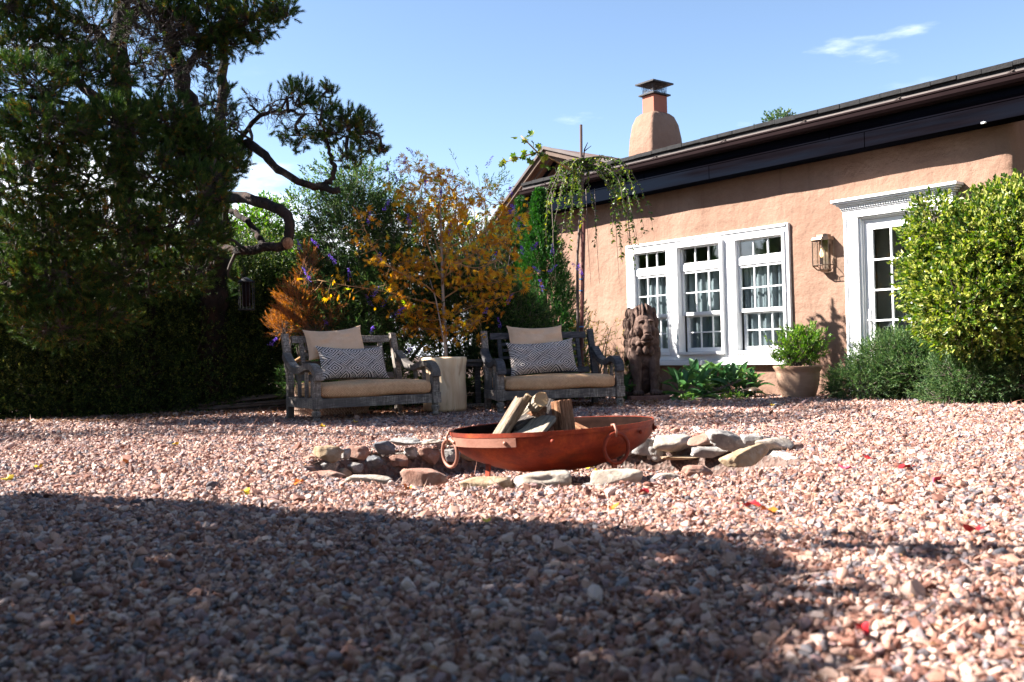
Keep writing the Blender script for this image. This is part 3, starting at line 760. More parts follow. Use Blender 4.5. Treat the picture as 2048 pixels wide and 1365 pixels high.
# things seen through the door glass
pl = MB(); pl.tube([(.07, .50, 2.0), (.07, .50, 1.46)], .004, 6, mi=1); pl.lathe([(.008, .10), (.012, .06), (.030, .02), (.036, -.06), (.038, -.14), (.02, -.15)], 14, (.07, .50, 1.36), mi=0)
pnd = pl.build('pendant_lamp', [M_['metal_black'], M_['metal_black']], None, smooth=True); pnd.location = HO; pnd.rotation_euler = (0, 0, HR)
thing(pnd, 'black bottle shaped pendant lamp behind the second row of door panes', 'lamp')
bu = MB(); bu.lathe([(.012, .05), (.018, .03), (.016, 0)], 12, (.07, .50, 1.475)); bu.build('lamp_neck', M_['brass'], pnd, smooth=True)
nb = MB(); nb.box(-.02, .055, .48, .495, 1.00, 1.13)
nbo = nb.build('wall_plaque', M_['metal_black'], None, bevel=.003); nbo.location = HO; nbo.rotation_euler = (0, 0, HR)
thing(nbo, 'small black plaque with pale marks hanging inside the glazed door', 'plaque')
MB().box(.002, .016, .476, .4795, 1.055, 1.085).box(.022, .034, .476, .4795, 1.05, 1.075).box(.016, .026, .476, .4795, 1.048, 1.056).build('pale_mark', W, nbo)
MB().box(-.34, -.02, .50, .60, .05, 2.6).build('inner_pier', M_['interior'], house)

# chimney
ch = np.array(A(1311, 262, 16)); cxy = ch[:2]
def loc_of(xy):
    v = Vector((xy[0] - HO[0], xy[1] - HO[1], 0)); v.rotate(Euler((0, 0, -HR))); return v
cl_ = loc_of(cxy)
prof = [(.30, .40, 2.9), (.30, .40, 3.9), (.285, .38, 4.15), (.255, .34, 4.38), (.21, .28, 4.52), (.165, .21, 4.575)]
V = []; NS = 32
for a_, b_, z in prof:
    for k in range(NS):
        q = 2 * math.pi * k / NS; e = .22
        cx, sy = math.cos(q), math.sin(q)
        V.append((cl_.x + a_ * math.copysign(abs(cx) ** e, cx), cl_.y + b_ * math.copysign(abs(sy) ** e, sy), z))
F = [(i * NS + k, i * NS + (k + 1) % NS, (i + 1) * NS + (k + 1) % NS, (i + 1) * NS + k) for i in range(len(prof) - 1) for k in range(NS)] + [tuple((len(prof) - 1) * NS + k for k in range(NS))]
chim = MB().add(V, F).build('chimney', M_['stucco'], house, smooth=True)
x, y = cl_.x, cl_.y
MB().box(x - .13, x + .13, y - .165, y + .165, 4.565, 4.875).build('flue', M_['flue'], chim, bevel=.006)
MB().box(x - .175, x + .175, y - .21, y + .21, 4.877, 4.905).build('flue_flange', M_['metal_black'], chim, bevel=.003)
mb = MB()
for sgn in (-1, 1):
    for k in range(9):
        q = -.12 + .24 * k / 8
        for dd in (-.03, .03):
            mb.tube([(x + q, y + sgn * .155, 4.906), (x + q + dd, y + sgn * .155, 5.07)], .0035, 3)
        q *= 1.28
        for dd in (-.03, .03):
            mb.tube([(x + sgn * .12, y + q, 4.906), (x + sgn * .12, y + q + dd, 5.07)], .0035, 3)
mb.build('spark_mesh', M_['metal_black'], chim)
mb = MB(); z = 5.065
mb.add([(x - .21, y - .25, z), (x + .21, y - .25, z), (x + .21, y + .25, z), (x - .21, y + .25, z), (x - .21, y - .25, z + .025), (x + .21, y - .25, z + .025), (x + .21, y + .25, z + .025), (x - .21, y + .25, z + .025), (x, y, z + .10)],
       [(0, 3, 2, 1), (0, 1, 5, 4), (1, 2, 6, 5), (2, 3, 7, 6), (3, 0, 4, 7), (4, 5, 8), (5, 6, 8), (6, 7, 8), (7, 4, 8)])
mb.build('chimney_cap', M_['metal_black'], chim)

# gabled wing behind, seen over the eaves
gab = empty('gabled_wing', HO, HR)
thing(gab, 'rusty tin roofed gable with open rafters behind the left end of the eaves', 'building')
ap, lf, rt = (-7.23, 4.21), (-10.6, 1.92), (-4.6, 3.33)
yb = 1.5
lt = np.array([lf[0] - ap[0], lf[1] - ap[1]]); rt_ = np.array([rt[0] - ap[0], rt[1] - ap[1]])
MB().add([(lf[0] + .5, yb + .4, 0), (rt[0] - .3, yb + .4, 0), (rt[0] - .3, yb + .4, rt[1] - .05), (ap[0], yb + .4, ap[1] - .12), (lf[0] + .5, yb + .4, lf[1] + .2)], [(0, 1, 2, 3, 4)]).build('gable_wall', M_['stucco'], gab).modifiers.new('s', 'SOLIDIFY').thickness = .2
for nm, e in (('roof', lf), ('roof', rt)):
    V = [(ap[0], yb - .06, ap[1]), (e[0], yb - .06, e[1]), (e[0], yb + 5, e[1]), (ap[0], yb + 5, ap[1])]
    V += [(a_, b_, c_ + .05) for a_, b_, c_ in V]
    MB().add(V, [(0, 1, 2, 3), (7, 6, 5, 4), (0, 4, 5, 1), (1, 5, 6, 2), (2, 6, 7, 3), (3, 7, 4, 0)]).build(nm, M_['rust_roof'], gab)
    for q, (w, z0, y0, mt) in enumerate(((.035, .005, yb - .10, 'drip'), (.06, -.085, yb - .06, 'rafter'), (.045, -.17, yb + .06, 'rafter'), (.045, -.17, yb + .22, 'fascia'))):
        V = [(ap[0], y0, ap[1] + z0), (e[0], y0, e[1] + z0), (e[0], y0 + .045, e[1] + z0), (ap[0], y0 + .045, ap[1] + z0)]
        V += [(a_, b_, c_ + w + .02) for a_, b_, c_ in V]
        MB().add(V, [(0, 1, 2, 3), (7, 6, 5, 4), (0, 4, 5, 1), (1, 5, 6, 2), (2, 6, 7, 3), (3, 7, 4, 0)]).build('barge_board' if q < 2 else 'rafter', M_[mt], gab)

# wall lantern: half hexagon of glass in a brass cage
lan = empty('wall_lantern', tuple(H(-.66, 0, 1.655)), HR)
thing(lan, 'aged brass glass lantern with candle bulb on the wall between window and door', 'lantern')
hexp = [(-.105, -.02), (-.105, -.125), (-.06, -.185), (.06, -.185), (.105, -.125), (.105, -.02)]
fr = MB()
for z in (-.15, .135):
    fr.tube([(a_, b_, z) for a_, b_ in hexp], .006, 4)
for a_, b_ in hexp: fr.tube([(a_, b_, -.15), (a_, b_, .135)], .0055, 4)
for a_, b_ in hexp: fr.tube([(a_, b_, -.15), (a_ * .62, b_ * .72, -.20)], .0045, 4)
fr.tube([(a_ * .62, b_ * .72, -.20) for a_, b_ in hexp], .006, 4)
fr.tube([(-.105, -.187, -.10), (.105, -.187, .10)], .0 + .0035, 4) if False else None
fr.box(-.035, .035, -.018, -.001, -.20, .20)
fr.build('frame', M_['brass'], lan)
cp = MB()
hv = lambda k, z: [(a_ * k, b_ * k if b_ < -.03 else b_, z) for a_, b_ in hexp]
V = hv(1.08, .136) + hv(1.0, .165) + hv(.72, .17) + hv(.70, .20)
cp.add(V, [(r * 6 + i, r * 6 + (i + 1) % 6, (r + 1) * 6 + (i + 1) % 6, (r + 1) * 6 + i) for r in range(3) for i in range(6)] + [(18, 19, 20, 21, 22, 23)])
cp.box(-.025, .025, -.08, -.02, .20, .212); cp.build('cap', M_['brass'], lan)
bt = MB(); V = hv(.60, -.203) + hv(.35, -.222); bt.add(V, [(i, (i + 1) % 6, 6 + (i + 1) % 6, 6 + i) for i in range(6)] + [(6, 7, 8, 9, 10, 11)]); bt.build('base_pan', M_['brass'], lan)
for i in range(5):
    (a0, b0), (a1, b1) = hexp[i], hexp[i + 1]
    MB().add([(a0, b0, -.145), (a1, b1, -.145), (a1, b1, .13), (a0, b0, .13)], [(0, 1, 2, 3)]).build('glass_pane', M_['glass'], lan)
cd = MB(); cd.lathe([(.014, -.15), (.014, -.06)], 12, (0, -.10, 0)); cd.build('candle_holder', M_['metal_black'], lan)
cd = MB(); cd.lathe([(.010, -.058), (.018, -.035), (.020, -.015), (.012, .02), (.002, .045)], 12, (0, -.10, 0)); cd.build('bulb', M_['bulb'], lan, smooth=True)

# ------------------------------------------------------------------ benches
def weld_teak(mb, nm, par, mat='teak', bevel=.005): return mb.build(nm, M_[mat], par, bevel=bevel)
def make_bench(loc, rz, label, Wd=1.22, Dp=.68, dark=False):
    """local x to the right along the front, y backwards; origin midway between the front feet"""
    b = empty('garden_bench', loc, rz); thing(b, label, 'bench', 'carved teak loveseats facing the fire bowl')
    hw = Wd / 2
    zB = .83
    for sx in (-1, 1):
        x = sx * hw
        # front leg: turned foot, square block, post
        lg = MB(); lg.lathe([(.030, 0), (.040, .012), (.028, .03), (.040, .06), (.042, .085), (.028, .10), (.036, .115)], 14, (x, 0, 0)); lg.box(x - .045, x + .045, -.045, .045, .116, .222)
        lg.box(x - .037, x + .037, -.037, .037, .2225, .40)
        weld_teak(lg, 'front_leg', b)
        # rear post: leg and raked back post in one
        xr = sx * (hw - .03)
        rl = MB()
        V = []
        for z, y in ((0, Dp + .02), (.36, Dp), (zB, Dp + .13)):
            V += [(xr - .032, y - .03, z), (xr + .032, y - .03, z), (xr + .032, y + .03, z), (xr - .032, y + .03, z)]
        rl.add(V, [(r * 4 + i, r * 4 + (i + 1) % 4, (r + 1) * 4 + (i + 1) % 4, (r + 1) * 4 + i) for r in range(2) for i in range(4)] + [(3, 2, 1, 0), (8, 9, 10, 11)])
        weld_teak(rl, 'rear_post', b, 'darkteak' if dark and sx > 0 else 'teak')
        # swept arm
        ar = [(Dp + .045, .62), (Dp - .08, .535), (Dp - .22, .475), (Dp - .36, .455), (Dp - .48, .475), (.12, .505), (.04, .495), (-.025, .45), (-.05, .395), (-.045, .365)]
        ar = [(Dp + .045, .62), (Dp - .06, .545), (Dp - .17, .487), (Dp - .29, .463), (Dp - .39, .468), (Dp - .47, .49), (.14, .508), (.06, .500), (0, .468), (-.04, .42), (-.048, .372)]
        P = np.array([(0, y, z) for y, z in ar])
        # resample smoothly
        tt = np.linspace(0, len(P) - 1, 40); PP = np.stack([np.interp(tt, np.arange(len(P)), P[:, k]) for k in range(3)], 1)
        for _ in range(3): PP[1:-1] = (PP[:-2] + PP[1:-1] * 2 + PP[2:]) / 4
        T = nrm(np.gradient(PP, axis=0)); Nn = np.stack([np.zeros(40), -T[:, 2], T[:, 1]], 1)
        V = []; hh = .030
        for p, n_ in zip(PP, Nn):
            for a_, c_ in ((-.042, -1), (.042, -1), (.042, 1), (-.042, 1)): V.append((x - sx * .01 + a_, p[1] + n_[1] * hh * c_, p[2] + n_[2] * hh * c_))
        am = MB().add(V, [(r * 4 + i, r * 4 + (i + 1) % 4, (r + 1) * 4 + (i + 1) % 4, (r + 1) * 4 + i) for r in range(39) for i in range(4)] + [(3, 2, 1, 0), (156, 157, 158, 159)])
        weld_teak(am, 'armrest', b, 'darkteak' if dark else 'teak')
        sr = MB().box(x - .022, x + .022, .048, Dp - .035, .118, .212); weld_teak(sr, 'side_rail', b)
        for y in (.22, .40): weld_teak(MB().box(x - .016, x + .016, y - .016, y + .016, .213, .455), 'arm_spindle', b)
    fr = MB().box(-hw + .046, hw - .046, -.02, .022, .118, .208); weld_teak(fr, 'front_rail', b)
    def yb_(z): return Dp + .13 * (z - .36) / (zB - .36)
    def backbar(x0, x1, z0, z1, nm, th=.018):
        y0, y1 = yb_(z0), yb_(z1)
        V = [(x0, y0 - th, z0), (x1, y0 - th, z0), (x1, y0 + th, z0), (x0, y0 + th, z0), (x0, y1 - th, z1), (x1, y1 - th, z1), (x1, y1 + th, z1), (x0, y1 + th, z1)]
        weld_teak(MB().add(V, [(3, 2, 1, 0), (4, 5, 6, 7), (0, 1, 5, 4), (1, 2, 6, 5), (2, 3, 7, 6), (3, 0, 4, 7)]), nm, b, 'darkteak' if dark else 'teak', .004)
    e = hw - .09
    backbar(-e, e, .735, .805, 'top_rail', .024)
    backbar(-e, e, .36, .42, 'lower_back_rail', .02)
    for x in (-e + .10, e - .10): backbar(x - .021, x + .021, .421, .734, 'back_stile')
    for z in (.665, .60, .52): backbar(-e + .122, e - .122, z, z + .032, 'back_slat', .012)
    for x in (-.14, .14): backbar(x - .015, x + .015, .698, .734, 'back_spindle', .012)
    backbar(-e, e, .12, .20, 'rear_rail', .018) if False else None
    MB().box(-e, e, Dp - .015, Dp + .015, .125, .205).build('rear_rail', M_['teak'], b, bevel=.004)
    for k in range(7):
        y = .06 + k * .092
        MB().box(-hw + .05, hw - .05, y, y + .07, .190, .206).build('seat_slat', M_['teak'], b, bevel=.003)
    return b
def superpad(nx, ny, nz, sx, sy, sz, e=.28):
    """rounded box shell as a displaced cube sphere"""
    bm = bmesh.new(); bmesh.ops.create_cube(bm, size=2); bmesh.ops.subdivide_edges(bm, edges=bm.edges[:], cuts=nx, use_grid_fill=True)
    return bm
def seat_cushion(bench, Wd, Dp, label):
    bm = superpad(15, 0, 0, 1, 1, 1); hx, hy, hz = Wd / 2 - .045, Dp / 2 + .01, .066
    for v in bm.verts:
        p = v.co
        rr = .055
        q = Vector((p.x * hx, p.y * hy, p.z * hz)); c_ = Vector((max(-hx + rr, min(hx - rr, q.x)), max(-hy + rr, min(hy - rr, q.y)), max(-hz + rr, min(hz - rr, q.z))))
        d = q - c_
        if d.length > 1e-6: q = c_ + d.normalized() * min(rr, d.length if abs(p.x) < 1 and abs(p.y) < 1 and abs(p.z) < 1 else rr)
        sag = 1 - .10 * mnoise.noise(q * 3); q.z *= sag
        q.z += .020 * mnoise.noise(Vector((q.x * 2.2, q.y * 2.2, 3))) + (.010 if q.z > 0 else 0) * (1 - (q.x / hx) ** 2)
        v.co = q
    me = bpy.data.meshes.new('seat_cushion'); bm.to_mesh(me); bm.free(); me.materials.append(M_['burlap']); me.polygons.foreach_set('use_smooth', [True] * len(me.polygons))
    o = link(bpy.data.objects.new('seat_cushion', me)); thing(o, label, 'cushion', 'woven seat cushions')
    o.matrix_world = bench.matrix_basis @ Matrix.Translation((0, Dp / 2 - .03, .207 + .070))
    return o
def pillow(bench, x, y, z, w, h, t, tilt, rz, ry, mat, label, seed, sag=.03):
    n = 26; V, F = [], []
    for sgn in (-1, 1):
        for i in range(n + 1):
            for j in range(n + 1):
                u, v = -1 + 2 * i / n, -1 + 2 * j / n
                prof = (max(0, 1 - abs(u) ** 3.2) * max(0, 1 - abs(v) ** 2.8)) ** .52
                pinch = 1 - .07 * (1 - abs(u) ** 4) * (abs(v) ** 2); pinch2 = 1 - .06 * (1 - abs(v) ** 4) * (abs(u) ** 2)
                X_, Z_ = u * w / 2 * pinch2, v * h / 2 * pinch
                Z_ -= sag * (1 - u * u) * (v > 0) * v
                wr = .020 * mnoise.noise(Vector((u * 2.2, v * 2.2, seed + sgn))) * prof + .009 * mnoise.noise(Vector((u * 6, v * 4, seed))) * prof
                V.append((X_, sgn * (t / 2 * prof + wr), Z_))
        b = 0 if sgn < 0 else (n + 1) ** 2
        for i in range(n):
            for j in range(n):
                q = (b + i * (n + 1) + j, b + (i + 1) * (n + 1) + j, b + (i + 1) * (n + 1) + j + 1, b + i * (n + 1) + j + 1)
                F.append(q if sgn < 0 else q[::-1])
    o = MB().add(V, F).build('throw_pillow', M_[mat], None, smooth=True)
    thing(o, label, 'pillow', 'throw pillows on the benches')
    o.matrix_world = bench.matrix_basis @ Matrix.Translation((x, y, z)) @ Euler((tilt, ry, rz)).to_matrix().to_4x4()
    return o
def rot_from(p, q): return math.atan2(q[1] - p[1], q[0] - p[0])
def place_bench(FL, FR, label, **k):
    c = ((FL[0] + FR[0]) / 2, (FL[1] + FR[1]) / 2, 0.012); return make_bench(c, rot_from(FL, FR), label, Wd=math.dist(FL, FR), **k)
b1 = place_bench((-1.80, 8.67), (-.77, 9.36), 'weathered grey teak bench on the left, turned towards the fire bowl', Dp=.72)
b1W = math.dist((-1.80, 8.67), (-.74, 9.33))
b2 = place_bench((-.13, 9.42), (1.09, 9.74), 'darker teak bench to the right, between wood stump and lion statue', Dp=.66, dark=True)
b2W = math.dist((-.13, 9.42), (1.09, 9.74))
bpy.context.view_layer.update()
seat_cushion(b1, b1W, .70, 'tan woven seat cushion on the left bench')
seat_cushion(b2, b2W, .66, 'tan woven seat cushion on the right bench by the statue')
pillow(b1, -.12, .70, .735, .62, .33, .13, R(-20), R(-3), R(-4), 'tan', 'plain tan throw pillow standing against the back of the left bench', 1)
pillow(b1, .0, .55, .535, .74, .36, .16, R(-24), R(2), R(1), 'pattern', 'black and white geometric lumbar pillow leaning low on the left bench', 2)
pillow(b2, -.06, .64, .735, .64, .31, .13, R(-20), R(4), R(0), 'tan', 'plain tan throw pillow behind the patterned one on the right bench', 3)
pillow(b2, -.04, .50, .54, .74, .38, .16, R(-20), R(-2), R(-3), 'pattern', 'black and white geometric lumbar pillow sitting upright on the right bench', 4)

# stump stool, little table, basket
def stump():
    V, n, prof = [], 40, [(.205, 0), (.212, .03), (.215, .15), (.205, .30), (.208, .45), (.218, .535), (.214, .555), (.19, .562)]
    for r, z in prof:
        for k in range(n):
            q = 2 * math.pi * k / n; w = 1 + .035 * math.sin(3 * q + 1) + .02 * math.sin(5 * q + z * 4) + .015 * mnoise.noise(Vector((math.cos(q) * 2, math.sin(q) * 2, z * 4)))
            V.append((r * w * math.cos(q), r * w * math.sin(q), z))
    m_ = len(prof)
    F = [(i * n + k, i * n + (k + 1) % n, (i + 1) * n + (k + 1) % n, (i + 1) * n + k) for i in range(m_ - 1) for k in range(n)] + [tuple((m_ - 1) * n + k for k in range(n)), tuple(range(n))[::-1]]
    return MB().add(V, F)
so_ = stump().build('stump_stool', M_['stump'], None, smooth=True); so_.scale = (1.08, 1.08, 1.0); so_.location = (-.71, 9.97, .012); so_.rotation_euler = (0, 0, .6)
thing(so_, 'pale peeled tree stump stool standing between the two benches', 'stool')
tb = empty('side_table', (-.56, 10.52, .01), R(8)); thing(tb, 'small dark wooden pedestal table half hidden behind the pale stump', 'table')
MB().box(-.24, .24, -.20, .20, .50, .528).build('tabletop', M_['teak'], tb, bevel=.004)
MB().box(-.20, .20, -.17, .17, .455, .499).build('apron', M_['darkteak'], tb, bevel=.003)
for sx in (-1, 1):
    MB().box(sx * .17 - .03, sx * .17 + .03, -.03, .03, .04, .454).build('leg', M_['darkteak'], tb, bevel=.003)
MB().box(-.24, .24, -.06, .06, 0, .039).build('foot', M_['teak'], tb, bevel=.003)

bk = empty('wicker_basket', (-1.88, 9.80, .012), R(14)); thing(bk, 'low wide pale woven basket with a bent handle under the left bench', 'basket')
mb = MB(); n = 56
prof = [(.36, 0), (.385, .05), (.405, .14), (.42, .24), (.405, .25), (.39, .14), (.36, .03)]
V = [(r * math.cos(2 * math.pi * k / n) * (1 + .006 * (k % 2)), r * .52 * math.sin(2 * math.pi * k / n) * (1 + .006 * (k % 2)), z) for r, z in prof for k in range(n)]
mb.add(V, [(i * n + k, i * n + (k + 1) % n, (i + 1) * n + (k + 1) % n, (i + 1) * n + k) for i in range(6) for k in range(n)] + [tuple(range(n))[::-1], tuple(6 * n + k for k in range(n))])
bko = mb.build('basket_body', M_['basket'], bk)
blk = MB()
for r_ in range(5):
    for k in range(44):
        q = 2 * math.pi * (k + .5 * (r_ % 2)) / 44; rr = .372 + .012 * r_ + .006; z = .012 + r_ * .047
        t_ = np.array([-math.sin(q), math.cos(q) * .52, 0]); t_ /= np.linalg.norm(t_); n_ = np.array([t_[1], -t_[0], 0])
        blk.obox((rr * math.cos(q), rr * .52 * math.sin(q), z + .02), (t_, n_, (0, 0, 1)), (.020, .006, .018))
blk.build('woven_strands', M_['basket'], bk, bevel=.003)['kind'] = 'stuff'
hd = MB(); P = [(-.385, 0, .2), (-.40, 0, .42), (-.37, 0, .54), (-.30, 0, .585), (-.23, 0, .54), (-.21, 0, .42), (-.205, 0, .2)]
hd.tube(P, .022, 8); hd.build('handle', M_['goldbark'], bk, smooth=True)

# ------------------------------------------------------------------ fire pit ring
ring = empty('fire_pit_ring', (PC[0], PC[1], 0)); thing(ring, 'low round wall of mixed stones lining the sunken fire pit', 'stone wall')
def to_ring(p): return (p[0] - PC[0], p[1] - PC[1], p[2])
sd_ = [100]
def st(x, y, wpx, hpx, mat, zc, dep=.5, rz=0, tilt=(0, 0), rough=.30, front=False):
    """stone whose middle is at pixel x,y and height zc"""
    sd_[0] += 1
    if zc < 5 and y < 950 and not front:
        r3 = ray(x, y); a2 = (r3[0] / PRX) ** 2 + (r3[1] / PRY) ** 2; b2 = 2 * (-PC[0] * r3[0] / PRX ** 2 - PC[1] * r3[1] / PRY ** 2); c2 = (PC[0] / PRX) ** 2 + (PC[1] / PRY) ** 2 - .985 ** 2
        ds = b2 * b2 - 4 * a2 * c2
        p = CPOS + r3 * ((-b2 + math.sqrt(ds)) / (2 * a2)) if ds > 0 else G(x, y, zc)
    else: p = G(x, y, zc)
    w = wpx * p[1] / FPX / 2; h = hpx * p[1] / FPX / 2
    return rock('stone', to_ring(p), (w * 1.12, max(w * dep, .04), h * (1.1 if front or y > 950 else .98 if x < 1240 else .86)), M_[mat], ring, sd_[0], rz, 4, rough, tilt)
# back left, upper then lower course
for a_ in ((622, 925, 50, 34, 'st_red', .0, .8, 0, (0, 0), .3, True), (655, 907, 62, 36, 'st_tan', .0, .7), (690, 906, 26, 26, 'st_grey', .0, .7), (717, 908, 50, 38, 'st_red', .0, .6), (768, 895, 50, 32, 'st_dark', .02, .6, .3), (810, 885, 68, 18, 'st_grey', .045, .6),
           (862, 884, 48, 12, 'st_cream', .05, .6), (905, 884, 44, 14, 'st_tan', .05, .6),
           (655, 937, 46, 28, 'st_grey', -.08, .5), (682, 946, 34, 24, 'st_tan', -.10, .5), (706, 936, 36, 26, 'st_grey', -.09, .5), (745, 925, 40, 34, 'st_dark', -.06, .5), (797, 922, 46, 30, 'st_red', -.07, .5), (822, 905, 34, 26, 'st_grey', -.02, .5),
           (857, 912, 46, 34, 'st_red', -.05, .5), (900, 912, 40, 34, 'st_grey', -.05, .5), (940, 905, 50, 36, 'st_tan', -.03, .5), (985, 903, 50, 36, 'st_grey', -.02, .5), (1035, 902, 54, 36, 'st_cream', -.02, .5), (1090, 900, 58, 36, 'st_grey', -.02, .5),
           (1150, 900, 60, 36, 'st_red', -.02, .5), (1205, 897, 56, 38, 'st_grey', -.02, .5), (1255, 897, 52, 44, 'st_grey', -.03, .5), (1296, 893, 62, 50, 'st_grey', -.03, .5),
           (1348, 888, 96, 52, 'st_cream', -.02, .5, .2), (1412, 880, 70, 36, 'st_red', .01, .5, -.2, (0, -.3)), (1462, 884, 90, 46, 'st_grey', .0, .55, .2, (0, .25)), (1425, 904, 90, 30, 'st_grey', -.06, .5),
           (1508, 880, 50, 30, 'st_grey', .02, .7), (1545, 893, 96, 36, 'st_cream', .01, .8, 0, (0, 0), .3, True), (1583, 893, 40, 18, 'st_red', .0, .8, 0, (0, 0), .3, True), (1375, 915, 110, 12, 'st_tan', -.12, .4), (1310, 905, 40, 40, 'st_grey', -.07, .4),
           (1490, 916, 104, 38, 'st_tan', .02, .42, .5, (0, -.20), .22, True),
           # front row, seen from behind
           (648, 952, 76, 22, 'st_red', .01, .6, .1), (740, 961, 92, 26, 'st_cream', .015, .55), (852, 959, 104, 42, 'st_red', .02, .5, .1, (0, .05)), (975, 966, 112, 30, 'st_tan', .015, .5, 0, (0, .04)),
           (1090, 962, 118, 40, 'st_cream', .02, .5, .1), (1236, 963, 130, 44, 'st_cream', .02, .45, .05, (0, -.08), .24), (1180, 975, 40, 16, 'st_grey', -.02, .6), (1330, 956, 60, 22, 'st_cream', -.02, .6), (1395, 944, 60, 22, 'st_red', .0, .6, 0, (0, 0), .3, True), (600, 938, 50, 20, 'st_red', .0, .7, 0, (0, 0), .3, True)):
    st(*a_)
# mortar backing band under and behind the stones
V, n = [], 96
for r_, z in ((1.00, -.20), (1.005, -.05), (1.02, -.005), (1.06, -.01)):
    for k in range(n):
        q = 2 * math.pi * k / n; w = 1 + .02 * mnoise.noise(Vector((math.cos(q) * 4, math.sin(q) * 4, r_ * 9)))
        V.append((PRX * r_ * w * math.cos(q), PRY * r_ * w * math.sin(q), z - (.03 if math.sin(q) < .1 else 0)))
MB().add(V, [(i * n + k, (i + 1) * n + k, (i + 1) * n + (k + 1) % n, i * n + (k + 1) % n) for i in range(3) for k in range(n)]).build('mortar', M_['mortar'], ring, smooth=True)

# ------------------------------------------------------------------ fire bowl
BR = .553
bowl = empty('fire_bowl', (.205, 5.22, -.16)); thing(bowl, 'large rusted iron fire bowl on short legs in the stone pit', 'fire bowl')
bt_ = Euler((R(-.8), R(-2.4), 0)).to_matrix()
def BT(p): return tuple(bt_ @ Vector(p) + Vector((0, 0, .355)))        # bowl-tilt frame, origin at rim centre
prof = [(BR, 0), (BR - .004, -.035), (BR - .012, -.075), (BR - .05, -.118), (BR - .12, -.160), (BR - .205, -.195), (BR - .215, -.200), (BR - .30, -.226), (BR - .42, -.243), (.0001, -.25)]
inner = [(r - .007 if r > .01 else .0001, z + .006) for r, z in prof][::-1]
inner[-1] = (BR - .007, .0)
full = prof + inner
n = 96
V = [BT((r * math.cos(2 * math.pi * k / n), r * math.sin(2 * math.pi * k / n), z)) for r, z in full for k in range(n)]
m_ = len(full)
body = MB().add(V, [(i * n + k, (i + 1) * n + k, (i + 1) * n + (k + 1) % n, i * n + (k + 1) % n) for i in range(m_ - 1) for k in range(n)] + [((m_ - 1) * n + k, k, (k + 1) % n, (m_ - 1) * n + (k + 1) % n) for k in range(n)])
body.mi = [1 if (i // n) >= len(prof) else 0 for i in range(len(body.f))]
body.build('bowl', [M_['rust'], M_['rust_dark']], bowl, smooth=True)
band = MB()                                                               # riveted rim strap
def strap(a0, a1, z0, z1, off, mb, nn=40):
    V = []
    for i in range(nn + 1):
        q = a0 + (a1 - a0) * i / nn
        for r, z in ((BR + off - .004 + .001, z0), (BR + off + .001, z0), (BR + off + .002, z1), (BR + off - .003, z1)):
            V.append(BT((r * math.cos(q), r * math.sin(q), z)))
    mb.add(V, [(i * 4 + k, i * 4 + (k + 1) % 4, (i + 1) * 4 + (k + 1) % 4, (i + 1) * 4 + k) for i in range(nn) for k in range(4)] + [(0, 1, 2, 3), (nn * 4 + 3, nn * 4 + 2, nn * 4 + 1, nn * 4)])
strap(0, 2 * math.pi, -.018, .004, .004, band, 96); band.build('rim_band', M_['rust'], bowl, smooth=False)
for a0 in (R(197), R(-12)):
    s_ = MB(); strap(a0, a0 + R(52) if a0 > 1 else a0 + R(24), -.066, -.021, .005, s_, 24); s_.build('handle_strap', M_['rust_pale'] if a0 > 1 else M_['rust'], bowl)
for dg in (201, 243, 268, 322, 350):
    q = R(dg); p = BT(((BR + .008) * math.cos(q), (BR + .008) * math.sin(q), -.045)); MB().ell(p, (.011, .011, .011), 10, 8).build('rivet', M_['rust_pale'] if dg < 260 else M_['rust'], bowl, smooth=True)
def ring_handle(dg, droll, name='ring_handle'):
    q = R(dg); c = np.array(((BR + .022) * math.cos(q), (BR + .022) * math.sin(q), -.105)); rad = .074
    tdir = np.array((-math.sin(q + droll), math.cos(q + droll), 0)); out = np.array((math.cos(q), math.sin(q), 0))
    P = [BT(c + tdir * rad * math.cos(a_) + np.array((0, 0, 1)) * rad * math.sin(a_) + out * .0) for a_ in np.linspace(0, 2 * math.pi, 41)[:-1]]
    P.append(P[0]); P.append(P[1])
    MB().tube(P, .0095, 8, cap=False).build(name, M_['rust_pale'] if dg > 180 and dg < 230 else M_['rust'], bowl, smooth=True)
    hk = [BT(((BR - .004) * math.cos(q), (BR - .004) * math.sin(q), .008)), BT(((BR + .018) * math.cos(q), (BR + .018) * math.sin(q), .012)), BT(((BR + .034) * math.cos(q), (BR + .034) * math.sin(q), -.018)), BT(((BR + .026) * math.cos(q), (BR + .026) * math.sin(q), -.045)), BT(((BR + .006) * math.cos(q), (BR + .006) * math.sin(q), -.035))]
    MB().tube(hk, .007, 6).build('hook', M_['rust_pale'], bowl, smooth=True)
ring_handle(195, .35); ring_handle(301, .0)
for dg in (207, 324, 85):
    q = R(dg); c_, s_ = math.cos(q), math.sin(q); r0 = .40
    V = []
    tx, ty = -s_, c_
    for r, z in ((r0, -.02), (r0 - .012, .185)):
        for a_, b_ in ((-.024, -.004), (.024, -.004), (.024, .004), (-.024, .004)): V.append((r * c_ + tx * a_ + c_ * b_, r * s_ + ty * a_ + s_ * b_, z))
    MB().add(V, [(0, 1, 5, 4), (1, 2, 6, 5), (2, 3, 7, 6), (3, 0, 4, 7), (3, 2, 1, 0), (4, 5, 6, 7)]).build('leg', M_['rust'], bowl)

